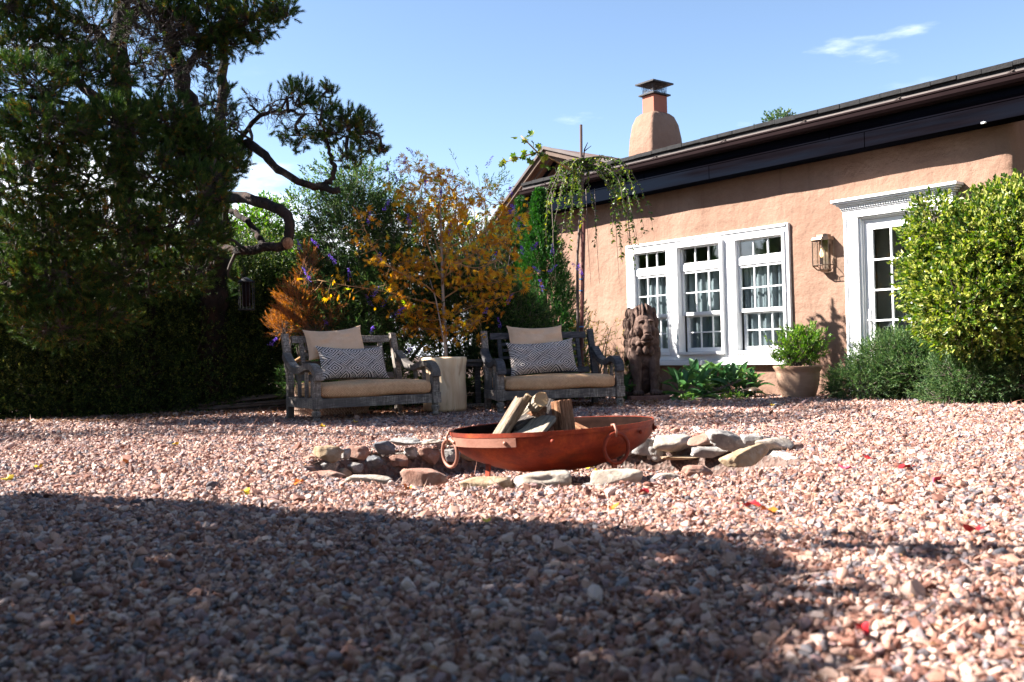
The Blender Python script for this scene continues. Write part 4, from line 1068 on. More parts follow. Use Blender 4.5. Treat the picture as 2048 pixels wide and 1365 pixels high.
# firewood
def log(p0, p1, r, mat, label, seed, split=0., endmat='log_end', sq=1.0):
    p0, p1 = np.array(p0, float), np.array(p1, float); L = np.linalg.norm(p1 - p0); n, m_ = 44, 14
    V = []
    for i in range(m_ + 1):
        z = L * i / m_
        for k in range(n):
            q = 2 * math.pi * k / n; x_, y_ = math.cos(q), math.sin(q) * sq
            w = 1 + .10 * mnoise.noise(Vector((x_ * 1.3, y_ * 1.3, seed + z * 2))) + .07 * mnoise.noise(Vector((x_ * 5, y_ * 5, seed + z * 1.5))) + .09 * mnoise.noise(Vector((x_ * 9, y_ * 9, seed + z * .8)))
            y2 = y_ * w
            if split: y2 = min(y2, split + .05 * mnoise.noise(Vector((x_ * 6, seed, z * 9))))
            zz = z + (.012 * mnoise.noise(Vector((x_ * 4, y_ * 4, seed))) if i in (0, m_) else 0)
            V.append((x_ * w * r, y2 * r, zz))
    mb = MB().add(V, [(i * n + k, i * n + (k + 1) % n, (i + 1) * n + (k + 1) % n, (i + 1) * n + k) for i in range(m_) for k in range(n)])
    lo = mb.build('firewood_log', M_[mat], None, smooth=False)
    lo.location = p0; lo.rotation_mode = 'QUATERNION'; lo.rotation_quaternion = Vector(p1 - p0).to_track_quat('Z', 'Y')
    ends = MB().add(V, [tuple(range(n))[::-1], tuple(m_ * n + k for k in range(n))]).build('cut_end', M_[endmat], lo)
    thing(lo, label, 'log', 'firewood heaped in the fire bowl')
    return lo
log(A(990, 885, 5.10), A(1042, 800, 5.16), .052, 'log_grey', 'grey split log leaning steeply up to the right, leftmost in the bowl', 3, .45, sq=.8)
log(A(1030, 835, 5.16), A(1056, 790, 5.14), .026, 'log_grey', 'thin pale split stick lying against the leftmost leaning log', 9, .4)
log(A(1055, 825, 5.42), A(1083, 799, 5.05), .040, 'log_pale', 'round pale log with its cut end facing forward on top of the heap', 5)
log(A(1133, 882, 5.24), A(1122, 802, 5.26), .066, 'log_red', 'thick reddish split log standing upright at the right of the heap', 7, .5, 'log_red', sq=.8)
log(A(1045, 880, 5.02), A(1085, 835, 5.20), .090, 'log_pale', 'flat pale split log lying low in the middle of the heap', 11, .12, 'log_pale', sq=.55)
log(A(1020, 858, 5.14), A(1066, 834, 5.27), .060, 'log_char', 'dark charred split log under the leaning ones', 13, .3, 'log_char', sq=.7)
log(A(1085, 845, 5.35), A(1100, 812, 5.50), .05, 'log_char', 'short blackened log behind the upright one', 17, .0, 'log_char')
log(A(1140, 845, 5.42), A(1188, 868, 5.25), .022, 'log_red', 'thin splinter of kindling lying at the far right of the heap', 19, .3, 'log_red')
log(A(1052, 832, 5.50), A(1078, 818, 5.20), .045, 'log_red', 'dark reddish log tucked under the round pale one', 21, .3, 'log_red')

# ------------------------------------------------------------------ lion statue
def lion():
    m = MB(); E_ = m.ell
    # x right, y back, z up; faces -y. overall 1.0 high on a plinth
    E_((0, .16, .16), (.185, .20, .16)); E_((-.15, .10, .11), (.085, .17, .11)); E_((.15, .10, .11), (.085, .17, .11))     # haunches
    E_((0, .08, .32), (.155, .14, .22)); E_((0, 0.0, .40), (.145, .11, .14))                                               # trunk
    for sx in (-1, 1):
        m.tube([(sx * .105, -.04, .46), (sx * .105, -.085, .30), (sx * .098, -.105, .15), (sx * .098, -.11, .05)], [.075, .066, .050, .047], 14)
        E_((sx * .115, -.02, .44), (.07, .08, .09))
        for k in range(4): E_((sx * .098 + (k - 1.5) * .030, -.165, .026), (.019, .045, .030), 10, 8)
        E_((sx * .098, -.12, .035), (.060, .055, .036))
        for k in range(3): E_((sx * .19 + (k - 1) * .028, -.06, .024), (.017, .04, .026), 10, 8)
    # mane: heavy body of locks down to the shoulders
    E_((0, .06, .70), (.170, .150, .25)); E_((0, .02, .56), (.185, .145, .12))
    for k in range(11):
        a_ = R(-100 + 200 * k / 10); x, y = .170 * math.sin(a_), .045 - .13 * math.cos(a_)
        for z, dz in ((.88, .06), (.77, .065), (.66, .07), (.56, .06)):
            if abs(x) < .09 and y < 0 and z > .55: continue
            f = 1.0 if z < .8 else .82
            E_((x * f * 1.05, y + .02, z + .012 * (k % 2)), (.032, .034, dz), 10, 8)
    for k in range(7):                                                    # scalloped collar of fur
        a_ = R(-78 + 26 * k); x, y = .160 * math.sin(a_), .03 - .165 * math.cos(a_)
        E_((x, y, .475 + .006 * (k % 2)), (.036, .030, .052), 12, 10)
        E_((x * .9, y + .015, .555), (.045, .035, .03), 12, 10)
    for k in range(4):
        E_((-.185 + .01 * k, .03 + .05 * k, .45 - .02 * k), (.03, .04, .08), 10, 8); E_((.185 - .01 * k, .03 + .05 * k, .45 - .02 * k), (.03, .04, .08), 10, 8)
    # head
    E_((0, -.085, .745), (.122, .125, .150)); E_((0, -.13, .80), (.105, .075, .065))
    m.tube([(0, -.165, .79), (0, -.225, .725), (0, -.262, .655)], [.046, .046, .048], 14)                                 # bridge of nose
    E_((0, -.268, .640), (.048, .040, .026)); E_((-.032, -.255, .612), (.036, .042, .030)); E_((.032, -.255, .612), (.036, .042, .030))
    E_((0, -.235, .572), (.045, .040, .020)); E_((0, -.190, .590), (.062, .06, .05))
    for sx in (-1, 1):
        E_((sx * .058, -.205, .795), (.036, .020, .013), 12, 8, Euler((0, sx * R(16), 0)).to_matrix())                     # brow
        E_((sx * .085, -.150, .69), (.040, .050, .055))
        E_((sx * .132, -.075, .84), (.026, .022, .055)); E_((sx * .125, -.09, .80), (.018, .02, .05))
    # swept forelock over the brow, split in two with ridges
    for sx in (-1, 1):
        for k in range(3):
            x = sx * (.022 + .030 * k); E_((x, -.105 + .014 * k, .905 - .012 * k), (.018, .075 - .01 * k, .085), 12, 10)
    m.tube([(.16, .26, .06), (.22, .18, .05), (.21, .06, .04)], [.03, .028, .035], 10)
    me = bpy.data.meshes.new('t'); me.from_pydata(m.v, [], m.f); o = bpy.data.objects.new('t', me); COL.objects.link(o)
    r = o.modifiers.new('r', 'REMESH'); r.mode = 'VOXEL'; r.voxel_size = .006; r.use_smooth_shade = True
    sm = o.modifiers.new('s', 'SMOOTH'); sm.iterations = 1; sm.factor = .5
    dg = bpy.context.evaluated_depsgraph_get(); me2 = bpy.data.meshes.new_from_object(o.evaluated_get(dg)); bpy.data.objects.remove(o)
    co_ = np.empty(len(me2.vertices) * 3, np.float32); me2.vertices.foreach_get('co', co_); co_ = co_.reshape(-1, 3)
    # carved grooves through the mane and forelock, rough stone elsewhere
    x, y, z = co_.T; ang = np.arctan2(x, -(y - .05))
    mask = ((z > .46) & ((np.abs(ang) > .80) | (z > .86))).astype(float)
    groove = (np.abs(np.sin(ang * 11 + 1.2 * np.sin(z * 14))) ** .6 - .8) * .016 * mask
    nrm_ = nrm(np.stack([x, y - .05, np.zeros_like(x)], 1)); co_ += nrm_ * groove[:, None]
    for sx in (-1, 1):                                                    # eye sockets with lids, nostrils, mouth
        d2 = ((x - sx * .054) / .024) ** 2 + ((z - .762) / .016) ** 2; f_ = (y < -.12); co_[:, 1] += np.exp(-d2) * .020 * f_
        d2 = ((x - sx * .054) / .012) ** 2 + ((z - .762) / .008) ** 2; co_[:, 1] -= np.exp(-d2) * .012 * f_
        d2 = ((x - sx * .018) / .010) ** 2 + ((z - .634) / .008) ** 2; co_[:, 1] += np.exp(-d2) * .014 * (y < -.22)
    co_[:, 1] += np.exp(-((z - .592 + .15 * np.abs(x)) / .006) ** 2) * .018 * (y < -.19) * (np.abs(x) < .06)
    co_ += np.random.default_rng(3).normal(0, .0007, co_.shape)
    me2.vertices.foreach_set('co', co_.ravel()); me2.materials.clear(); me2.materials.append(M_['statue']); me2.polygons.foreach_set('use_smooth', [True] * len(me2.polygons)); me2.update()
    return me2
lp = (np.array(G(1270, 808)) + np.array(G(1345, 804))) / 2
lio = empty('lion_statue', (lp[0] - .08, lp[1] + .16, .005), R(5)); thing(lio, 'dark weathered stone lion sitting upright on a plinth beside the window', 'statue')
me = lion(); o = link(bpy.data.objects.new('lion_body', me), lio); o.location = (-.005, .01, .075); o.scale = (1.00, 1.0, 1.06)
MB().box(-.21, .24, -.23, .36, 0, .078).build('plinth', M_['statue2'], lio, bevel=.012)

# ------------------------------------------------------------------ plant pot and its shrub
pot = MB(); pp = A(1603, 800, 10.3)
prof = [(.155, 0), (.17, .02), (.178, .05), (.205, .13), (.225, .22), (.230, .30), (.232, .315), (.245, .34), (.265, .372), (.262, .385), (.235, .385), (.215, .34)]
po = pot.lathe(prof, 56, cap=True).build('plant_pot', M_['pot'], None, smooth=True); po.location = (pp[0], pp[1] + .1, .0)
thing(po, 'flared sandy clay pot standing by the wall between window and door', 'plant pot')
MB().lathe([(.0, .355), (.218, .36)], 24, cap=False).build('soil', M_['soil'], po)
POT = np.array([pp[0], pp[1] + .1, 0])
def shrub(name, label, bl, nl, slen, ll, lw, mat, cat='shrub', spread=.9, twig='twig', root=None, group=None, power=.42, up=.4, trunk=None, lobes=None, twr=.003, fol='foliage', fold=.25, keepfn=None):
    r = empty(name, tuple(root)); thing(r, label, cat, group)
    C_, D_ = blobs(bl, power, up)
    k = openfn(C_)
    C_, D_ = C_[k], D_[k]
    C_ = C_ - np.array(root)
    P, D = sprig(C_, D_, slen, nl, spread)
    leaves(fol, P, D, ll, lw, M_[mat], r, lobes=lobes, fold=fold)
    # stems: sprigs plus a few branches from the root to the blobs
    n_ = min(len(C_), 2500); ii = rng.choice(len(C_), n_, replace=False)
    prisms('twigs', C_[ii] - D_[ii] * slen * .6, C_[ii] + D_[ii] * slen, twr, twr * .4, M_[twig], r)
    if trunk is not False:
        mb = MB()
        for c, rr, _ in bl:
            e_ = np.array(c) - np.array(root)
            for q in range(2):
                tgt = e_ + rv(1)[0] * np.array(rr) * .5; mid = tgt * .5 + np.array([0, 0, .1]) + rng.normal(0, .05, 3); mid[2] = max(mid[2], .03)
                tt = np.linspace(0, 1, 7)[:, None]; Pq = (1 - tt) ** 2 * rng.normal(0, .02, 3) + 2 * tt * (1 - tt) * mid + tt ** 2 * tgt
                mb.tube(Pq, np.linspace(trunk or .012, .004, 7), 5)
        mb.build('stems', M_[twig], r, smooth=True)
    return r
bl = [(POT + (0, 0, .56), (.26, .22, .18), 300), (POT + (-.19, 0, .62), (.15, .14, .10), 80), (POT + (.10, 0, .70), (.14, .13, .09), 80), (POT + (-.06, 0, .70), (.12, .13, .08), 70), (POT + (.20, .02, .55), (.13, .12, .12), 60), (POT + (-.04, -.05, .45), (.23, .18, .07), 120), (POT + (-.30, 0, .58), (.05, .05, .05), 8), (POT + (.28, 0, .66), (.05, .05, .05), 8)]
shrub('potted_shrub', 'bright green small leaved shrub growing in the sandy clay pot', bl, 9, .085, .036, .015, 'potleaf', root=POT + (0, 0, .34), up=1.0)

# variegated bush by the door
bl = [PB(2000, 500, 8.7, 100, 95, .55, 1600), PB(1930, 520, 8.9, 75, 72, .45, 820), PB(1872, 560, 9.0, 48, 56, .35, 380), PB(1960, 610, 8.7, 105, 90, .5, 1400), PB(2080, 560, 8.6, 120, 170, .6, 1500), PB(1890, 625, 9.1, 50, 42, .35, 300),
      PB(2040, 405, 8.7, 50, 28, .3, 200), PB(1975, 420, 8.8, 35, 18, .2, 80), PB(1862, 480, 9.0, 36, 34, .25, 120), PB(2110, 440, 8.7, 80, 60, .5, 500), PB(1930, 445, 8.9, 30, 16, .2, 50), PB(1840, 545, 9.1, 26, 22, .2, 50), PB(1870, 430, 8.9, 26, 20, .2, 60), PB(2050, 670, 8.7, 80, 40, .4, 400)]
vb = A(1990, 780, 9.9); vb[2] = 0
shrub('variegated_bush', 'tall rounded yellow and green variegated bush covering the right half of the door', bl, 7, .17, .054, .034, 'varieg', cat='bush', root=vb, power=.42, trunk=.008, up=.5)
# spreading juniper
bl = [PB(1735, 765, 9.9, 70, 34, .35, 800), PB(1790, 722, 9.9, 80, 44, .35, 1100), PB(1900, 705, 9.7, 90, 32, .3, 700), PB(1860, 745, 9.7, 110, 52, .4, 1700), PB(1960, 750, 9.0, 90, 50, .4, 1500), PB(2050, 755, 8.8, 80, 46, .4, 1200), PB(1880, 700, 9.9, 60, 35, .3, 420), PB(1700, 775, 10.0, 38, 18, .2, 160), PB(1800, 690, 9.9, 45, 22, .25, 240), PB(1960, 790, 9.0, 120, 20, .3, 900), PB(2060, 790, 8.9, 80, 24, .3, 600)]
jr = A(1880, 800, 9.8); jr[2] = 0
shrub('juniper_shrub', 'low spreading dark green juniper in front of the door', bl, 14, .13, .030, .010, 'juniper', cat='shrub', root=jr, power=.33, spread=.7, up=.3)

# lamb's ear plants: each leaf its own mesh object
def broad_leaf_mesh(L, Wd, seed):
    V, F, n = [], [], 8; bend = .5 + .3 * (seed % 3)
    for i in range(n + 1):
        t_ = i / n; w = Wd * math.sin(math.pi * min(1, t_ * .93 + .05)) ** .8 * (1 - .25 * t_); y = L * t_ * (1 - .12 * t_); z = L * (.35 * t_ - bend * .45 * t_ * t_)
        for u in (-1, -.5, 0, .5, 1): V.append((u * w / 2, y, z + abs(u) * w * .22 - .006 * (abs(u) == .5)))
    for i in range(n):
        for k in range(4): F.append((i * 5 + k, i * 5 + k + 1, (i + 1) * 5 + k + 1, (i + 1) * 5 + k))
    me = bpy.data.meshes.new('leaf'); me.from_pydata(V, [], F); me.materials.append(M_['lamb']); me.polygons.foreach_set('use_smooth', [True] * len(F))
    a_ = me.attributes.new('rnd', 'FLOAT', 'FACE'); a_.data.foreach_set('value', [((seed * 37) % 10) / 10 + .0 * i for i in range(len(F))]); me.update(); return me
LM = [broad_leaf_mesh(.17 + .02 * (k % 3), .062 + .006 * (k % 2), k) for k in range(7)]
LB = ['leftmost broad leaved plant, half behind the lion statue', 'broad leaved silver green plant just right of the lion plinth', 'tallest silver green broad leaved plant under the window sill', 'broad leaved plant in the middle of the bed under the window',
      'low broad leaved plant in front of the middle of the bed', 'broad leaved plant leaning right towards the small path light', 'small broad leaved plant at the right tip of the bed', 'broad leaved plant at the back of the bed near the pot']
spots = [(1255, 792, 10.85, 1.0), (1362, 790, 10.75, 1.25), (1398, 770, 11.15, 1.4), (1436, 775, 11.15, 1.4), (1412, 800, 10.65, 1.15), (1466, 785, 10.9, 1.3), (1502, 798, 10.75, 1.0), (1480, 770, 11.2, 1.2)]
for i, (x, y, Yd, sc) in enumerate(spots):
    p = A(x, y, Yd); e = empty('broadleaf_plant', (p[0], p[1], 0.0)); thing(e, LB[i], 'plant', 'broad leaved plants under the window')
    for k in range(34):
        lf_ = bpy.data.objects.new('leaf', LM[(k * 3 + i) % 7]); COL.objects.link(lf_); lf_.parent = e
        lay = k // 12; q = k * 2.4 + i; el = R((2, 22, 46)[lay] + random.uniform(-8, 12))
        lf_.rotation_euler = (el, random.uniform(-.3, .3), q); lf_.scale = (sc * random.uniform(.85, 1.2),) * 3
        lf_.location = (random.uniform(-.07, .07), random.uniform(-.07, .07), .03 + .07 * lay * sc + random.uniform(0, .05))
# dried flower stalks lying over them
for i, (p, q, lb) in enumerate((((1405, 790, 10.6), (1480, 762, 10.7), 'grey dried flower stalk lying across the broad leaves, upper one'), ((1425, 790, 10.5), (1500, 778, 10.55), 'grey dried flower stalk lying low over the broad leaves'), ((1492, 785, 10.6), (1502, 760, 10.7), 'short grey dried flower spike standing up beside the path light'))):
    a_, b_ = np.array(A(*p)), np.array(A(*q)); a_[2] = max(a_[2], .03); o_ = empty('dried_flower_stalk', tuple(a_)); thing(o_, lb, 'flower stalk', 'dried flower stalks')
    MB().tube([(0, 0, 0), tuple(b_ - a_)], .004, 5).build('stem', M_['twig'], o_)
    t_ = np.repeat(np.linspace(.3, 1, 12), 14); P = t_[:, None] * (b_ - a_); leaves('flower_head', P + rng.normal(0, .006, P.shape), rv(len(P)), .022, .012, M_['twig'], o_)
# path light
pl_ = A(1508, 796, 10.55); plt = empty('path_light', (pl_[0], pl_[1], 0)); thing(plt, 'small bronze mushroom path light at the right end of the bed', 'path light')
MB().lathe([(.006, 0), (.006, .085)], 8).build('stake', M_['brass'], plt); MB().lathe([(.075, .115), (.070, .125), (.045, .145), (.012, .155)], 20).build('shade', M_['brass'], plt, smooth=True)
MB().lathe([(.03, .085), (.032, .115)], 12).build('lens', M_['glass'], plt)
# low green stuff at the front of the bed and yellowing shrubs behind bench 2
bl = [PB(1468, 798, 10.5, 26, 8, .1, 90), PB(1380, 800, 10.6, 20, 6, .1, 40)]
r_ = A(1468, 805, 10.5); r_[2] = 0
shrub('ground_cover_plant', 'low bright green ground cover in front of the path light', bl, 8, .05, .022, .010, 'potleaf', cat='plant', root=r_)
bl = [PB(1185, 690, 11.2, 45, 60, .3, 200), PB(1235, 700, 11.1, 30, 50, .25, 160), PB(1175, 640, 11.3, 25, 35, .2, 70), PB(1225, 650, 11.2, 22, 24, .2, 40)]
r_ = A(1205, 790, 11.2); r_[2] = 0
shrub('yellowing_shrub', 'loose yellow and orange leaved shrub between right bench and lion', bl, 7, .10, .026, .015, 'yellowshrub', root=r_, twr=.002)
bl = [PB(1230, 700, 10.9, 24, 40, .15, 170), PB(1245, 740, 10.9, 20, 30, .15, 100)]
r_ = A(1235, 795, 10.9); r_[2] = 0
shrub('feathery_plant', 'feathery bright green plant directly left of the lion statue', bl, 14, .12, .03, .003, 'potleaf', cat='plant', root=r_, twr=.0015, up=1.)

# ------------------------------------------------------------------ weeping tree on its stakes
wt = A(1156, 800, 11.0); wt[2] = 0
wr = empty('weeping_tree', tuple(wt)); thing(wr, 'slender weeping tree with drooping leafy branches trained up a stake', 'tree')
top = A(1166, 320, 11.0) - wt
MB().tube([(0.03, .02, 0), (.02, .02, .8), (.035, .02, 1.7), top * (1, 1, .93), top + (.0, 0, .05)], [.020, .018, .016, .014, .008], 8).build('trunk', M_['twig'], wr, smooth=True)
segs0, segs1, LP, LD = [], [], [], []
mb = MB()
def droop(p0, dirx, reach, fall, dens=1., y=0.):
    n_ = 16; P = []
    for i in range(n_ + 1):
        t_ = i / n_; x = dirx * reach * (1 - (1 - t_) ** 2.0); z = .16 * math.sin(min(1, t_ * 2.6) * math.pi * .5) * reach - fall * t_ ** 1.7
        P.append(p0 + np.array([x + .02 * math.sin(t_ * 9 + reach * 7), y * t_, z]))
    P = np.array(P); mb.tube(P, np.linspace(.007, .0018, n_ + 1), 4)
    for i in range(2, n_ + 1):
        for q in range(int(5 * dens + .5)):
            b_ = P[i] + (P[i - 1] - P[i]) * random.random(); LP.append(b_); LD.append(np.array([random.gauss(0, 1), random.gauss(0, 1), random.gauss(-.8, .6)]))
for i in range(27):
    dx = random.choice((-1, 1)); re = random.uniform(.08, .72); re *= .62 if dx < 0 else 1
    droop(top + (0, 0, random.uniform(-.10, .02)), dx, re, random.uniform(.5, 1.3) * (.7 + re * .6), random.uniform(.6, 1.1), random.uniform(-.35, .35))
for re, fa in ((.75, .95), (.66, 1.0), (.5, 1.1)): droop(top, 1, re, fa, .8, -.1)
for k in range(5):                                                        # bare hanging shoots
    x = (-.38, .02, .12, .35, .5)[k]; p = top + (x, -.05, -.35); mb.tube([p, p + (.01, 0, -.6), p + (.03, 0, -1.1)], [.004, .003, .0015], 4)
mb.tube([top + (0, 0, -.05), top + (.02, 0, .12), top + (.06, 0, .20)], [.010, .008, .004], 5); mb.tube([top + (.02, 0, .10), top + (.10, 0, .16)], [.007, .003], 5)
mb.build('branches', M_['twig'], wr, smooth=True)
leaves('foliage', np.array(LP), np.array(LD), .052, .028, M_['pearleaf'], wr)
# leafy branch reaching left above the eaves
p0 = A(1150, 345, 10.9) - wt; P = [p0, A(1110, 322, 10.8) - wt, A(1075, 305, 10.7) - wt, A(1055, 285, 10.7) - wt, A(1042, 272, 10.7) - wt]
lb_ = MB().tube(P, [.013, .011, .010, .008, .006], 5); lb_.tube([P[2], A(1040, 315, 10.7) - wt, A(1012, 324, 10.7) - wt], [.009, .007, .004], 5); lb_.build('side_branch', M_['goldbark'], wr, smooth=True)
def big_leaf(seed):
    V, F = [(0, 0, 0)], []; k = 13
    for i in range(k):
        a_ = -2.5 + 5.0 * i / (k - 1); r_ = .058 * (1.0 if i % 2 == 0 else .62) * (1 - .25 * abs(a_) / 2.5); V.append((r_ * math.sin(a_), .012 + r_ * math.cos(a_), .008 * math.sin(a_ * 2 + seed) - abs(math.sin(a_)) * .012))
    F = [(0, i + 1, i + 2) for i in range(k - 1)]
    me = bpy.data.meshes.new('leaf'); me.from_pydata(V, [], F); me.materials.append(M_['pearleaf'])
    a_ = me.attributes.new('rnd', 'FLOAT', 'FACE'); a_.data.foreach_set('value', [(.35, .75, .97)[seed % 3]] * len(F)); me.update(); return me
BL = [big_leaf(k) for k in range(6)]
for i in range(34):
    c_ = [(1050, 272), (1060, 268), (1040, 280), (1020, 318), (1035, 312), (1012, 325), (1045, 310), (1055, 318), (1070, 312), (1080, 300), (1072, 292), (1090, 318), (1095, 328), (1025, 310), (1064, 305), (1105, 335), (1085, 310)][i % 17]
    lf_ = bpy.data.objects.new('leaf', BL[(0, 1, 1, 2, 0, 1, 3, 4, 5)[i % 9]]); COL.objects.link(lf_); lf_.parent = wr
    lf_.location = A(c_[0] + random.uniform(-9, 9), c_[1] + random.uniform(-7, 7), 10.7) - wt; lf_.rotation_euler = (random.uniform(-1.6, 1.6), random.uniform(-1, 1), random.uniform(0, 6.28))
ps = empty('support_stakes', tuple(wt)); ps['label'] = 'tall brown red stake pair holding the slender weeping tree'; ps['category'] = 'stake'
MB().tube([(.06, 0, 0), A(1162, 250, 11.0) - wt + (0, 0, 0)], .016, 8).build('tall_stake', M_['stake_grey'], ps)
MB().tube([(.025, -.03, 0), A(1168, 430, 10.95) - wt], .022, 8).build('red_stake', M_['stake_red'], ps)
for y_ in (560, 583, 655): MB().lathe([(.028, 0), (.028, .014)], 10, tuple(A(1163, y_, 10.96) - wt)).build('plant_tie', M_['blue_tie'], ps)

# ------------------------------------------------------------------ garden planting behind the benches
def conifer(name, label, x0, ybase, ytop, Yd, wpx, n, mat='cypress'):
    b = A(x0, ybase, Yd); b[2] = 0; t_ = A(x0, ytop, Yd); h = t_[2]; w = wpx * Yd / FPX / 2
    r = empty(name, (b[0], b[1], 0)); thing(r, label, 'tree')
    u = rng.uniform(0, 1, n) ** 1.1; q = rng.uniform(0, 6.28, n); rad = w * np.clip(1 - u, 0, 1) ** .95 * (rng.uniform(.45, 1.05, n)) * (1 + .12 * np.sin(q * 5 + u * 20))
    C_ = np.stack([rad * np.cos(q), rad * np.sin(q), u * h], 1); D_ = nrm(np.stack([np.cos(q) * .55, np.sin(q) * .55, np.ones(n) * 1.1], 1) + rng.normal(0, .2, (n, 3)))
    P, D = sprig(C_, D_, .11, 10, .7); leaves('foliage', P, D, .032, .014, M_[mat], r)
    MB().tube([(0, 0, 0), (0, 0, h * .9)], [.05, .01], 7).build('trunk', M_['bark'], r, smooth=True)
conifer('cypress_tree', 'dark green pointed cypress at the left corner of the house', 1090, 800, 392, 12.4, 235, 7000)
conifer('cypress_tree', 'smaller green cypress peeping out left of the taller one', 1050, 800, 408, 12.9, 100, 2200)

# butterfly bushes with purple flower spikes
def flowers(par, root, spots, Yr):
    V = []
    for (x, y) in spots:
        Yd = random.uniform(*Yr); p = A(x, y, Yd) - root
        n_ = 46; ax_ = nrm(np.array([random.gauss(0, .5), random.gauss(0, .3), .8])); L = random.uniform(.09, .15)
        t_ = rng.uniform(0, 1, n_); rad = .024 * (1 - t_ * .6); P = p + ax_ * (t_ * L)[:, None] + rv(n_) * rad[:, None]
        o_ = leaves('flower_spike', P, rv(n_), .016, .012, M_['purple'], par)
bl = [PB(700, 470, 10.9, 90, 90, .5, 950), PB(690, 640, 10.7, 105, 100, .45, 1500), PB(800, 620, 10.7, 90, 110, .45, 1300), PB(790, 460, 11.0, 75, 75, .4, 560), PB(740, 380, 11.1, 80, 45, .3, 260), PB(840, 370, 11.1, 50, 35, .3, 90), PB(640, 560, 10.9, 50, 60, .3, 380), PB(700, 765, 10.6, 130, 55, .35, 1200)]
r1 = A(730, 815, 10.8); r1[2] = 0
bb1 = shrub('butterfly_bush', 'big grey green butterfly bush with purple spikes behind the left bench', bl, 9, .15, .062, .013, 'butterfly', cat='bush', root=r1, power=.36, twr=.0025, up=.6, trunk=.018)
flowers(bb1, r1, [(600, 500), (640, 495), (618, 560), (670, 525), (652, 650), (745, 595), (745, 612), (765, 612), (790, 632), (735, 450), (768, 420), (760, 523), (775, 345), (788, 328), (810, 330), (797, 365), (740, 670), (832, 312), (905, 355), (845, 445), (540, 690), (855, 378), (700, 560), (820, 452), (815, 705)], (10.1, 10.4))
bl = [PB(930, 640, 10.9, 90, 90, .4, 1400), PB(1020, 650, 11.0, 75, 80, .4, 1100), PB(940, 500, 11.2, 80, 85, .4, 700), PB(1005, 510, 11.2, 45, 55, .3, 260), PB(960, 400, 11.3, 65, 50, .3, 180), PB(1085, 700, 11.1, 42, 48, .3, 380), PB(950, 760, 10.9, 90, 55, .3, 900), PB(1060, 750, 11.0, 70, 60, .3, 500), PB(900, 350, 11.2, 45, 30, .3, 60)]
r2 = A(1000, 815, 11.1); r2[2] = 0
bb2 = shrub('butterfly_bush', 'butterfly bush with purple spikes behind the right bench and stump', bl, 9, .15, .062, .013, 'butterfly', cat='bush', root=r2, power=.36, twr=.0025, up=.6, trunk=.018)
flowers(bb2, r2, [(973, 333), (1022, 390), (1030, 425), (1018, 430), (1046, 508), (1050, 450), (1062, 502), (1078, 545), (1105, 508), (1098, 545), (967, 632), (1087, 580), (1012, 610), (1035, 462), (900, 470), (920, 385), (1160, 540), (1165, 552), (880, 400), (1000, 655), (985, 520)], (10.3, 10.6))

# orange Japanese maple
mr = A(893, 800, 10.45); mr[2] = 0
ma = empty('maple_tree', tuple(mr)); thing(ma, 'young airy maple with orange autumn leaves rising behind the pale stump', 'tree')
def bez(ps, n=12):
    ps = np.array(ps, float); t_ = np.linspace(0, len(ps) - 1, n); P = np.stack([np.interp(t_, np.arange(len(ps)), ps[:, k]) for k in range(3)], 1)
    for _ in range(2): P[1:-1] = (P[:-2] + 2 * P[1:-1] + P[2:]) / 4
    return P
tk = MB(); tk.tube(bez([(0, 0, 0), A(893, 700, 10.45) - mr, A(885, 590, 10.45) - mr, A(883, 480, 10.45) - mr, A(880, 400, 10.45) - mr]), np.linspace(.026, .008, 12), 9); tk.build('trunk', M_['palebark'], ma, smooth=True)
br = MB(); MP, MD = [], []
brs = [([(884, 600), (840, 560), (790, 545), (745, 500), (712, 412)], 70), ([(884, 610), (830, 600), (760, 580), (690, 572), (635, 560)], 40), ([(884, 560), (850, 480), (835, 420), (850, 350), (838, 330)], 70), ([(884, 540), (905, 470), (915, 400), (908, 350)], 60), ([(883, 560), (940, 510), (990, 490), (1040, 470)], 60),
       ([(884, 600), (930, 570), (1000, 565), (1075, 545)], 75), ([(885, 640), (930, 620), (985, 600), (1030, 585)], 45), ([(885, 640), (850, 640), (820, 625), (790, 600)], 60), ([(883, 520), (860, 450), (820, 400), (800, 380)], 60), ([(883, 480), (930, 430), (950, 390), (970, 400)], 60), ([(884, 560), (860, 530), (825, 520), (800, 530)], 60),
       ([(886, 660), (905, 655), (940, 650), (960, 640)], 40), ([(884, 500), (960, 470), (1010, 440), (1030, 430)], 60), ([(884, 570), (900, 520), (950, 540), (1000, 520)], 55), ([(886, 655), (860, 660), (835, 655)], 30), ([(884, 470), (875, 420), (885, 380), (880, 345)], 60)]
for pts_, nl in brs:
    Yj = 10.45; ys_ = np.cumsum(rng.normal(-.03, .10, len(pts_))); P = bez([A(x, y, Yj + (0 if i == 0 else ys_[i])) - mr for i, (x, y) in enumerate(pts_)], 14)
    br.tube(P, np.linspace(.010, .0025, 14), 5)
    for _ in range(int(nl * .95)):
        k = rng.uniform(3, 13); b_ = P[int(k)] + (P[min(13, int(k) + 1)] - P[int(k)]) * (k % 1); off = rng.normal(0, .11, 3); off[2] *= .7
        e_ = b_ + off; br.tube([b_, (b_ + e_) / 2 + rng.normal(0, .01, 3), e_], [.003, .002, .001], 3, False)
        for _ in range(3): MP.append(e_ + rng.normal(0, .028, 3)); MD.append(nrm(off + np.array([0, 0, -.05]) + rng.normal(0, .08, 3)))
br.build('branches', M_['goldbark'], ma, smooth=True)
MP, MD = np.array(MP), np.array(MD); k_ = openfn(MP + mr, .2); MP, MD = MP[k_], MD[k_]
rn = np.clip(rng.uniform(0, .8, len(MP)) + (rng.uniform(0, 1, len(MP)) < .14) * .4, 0, 1)
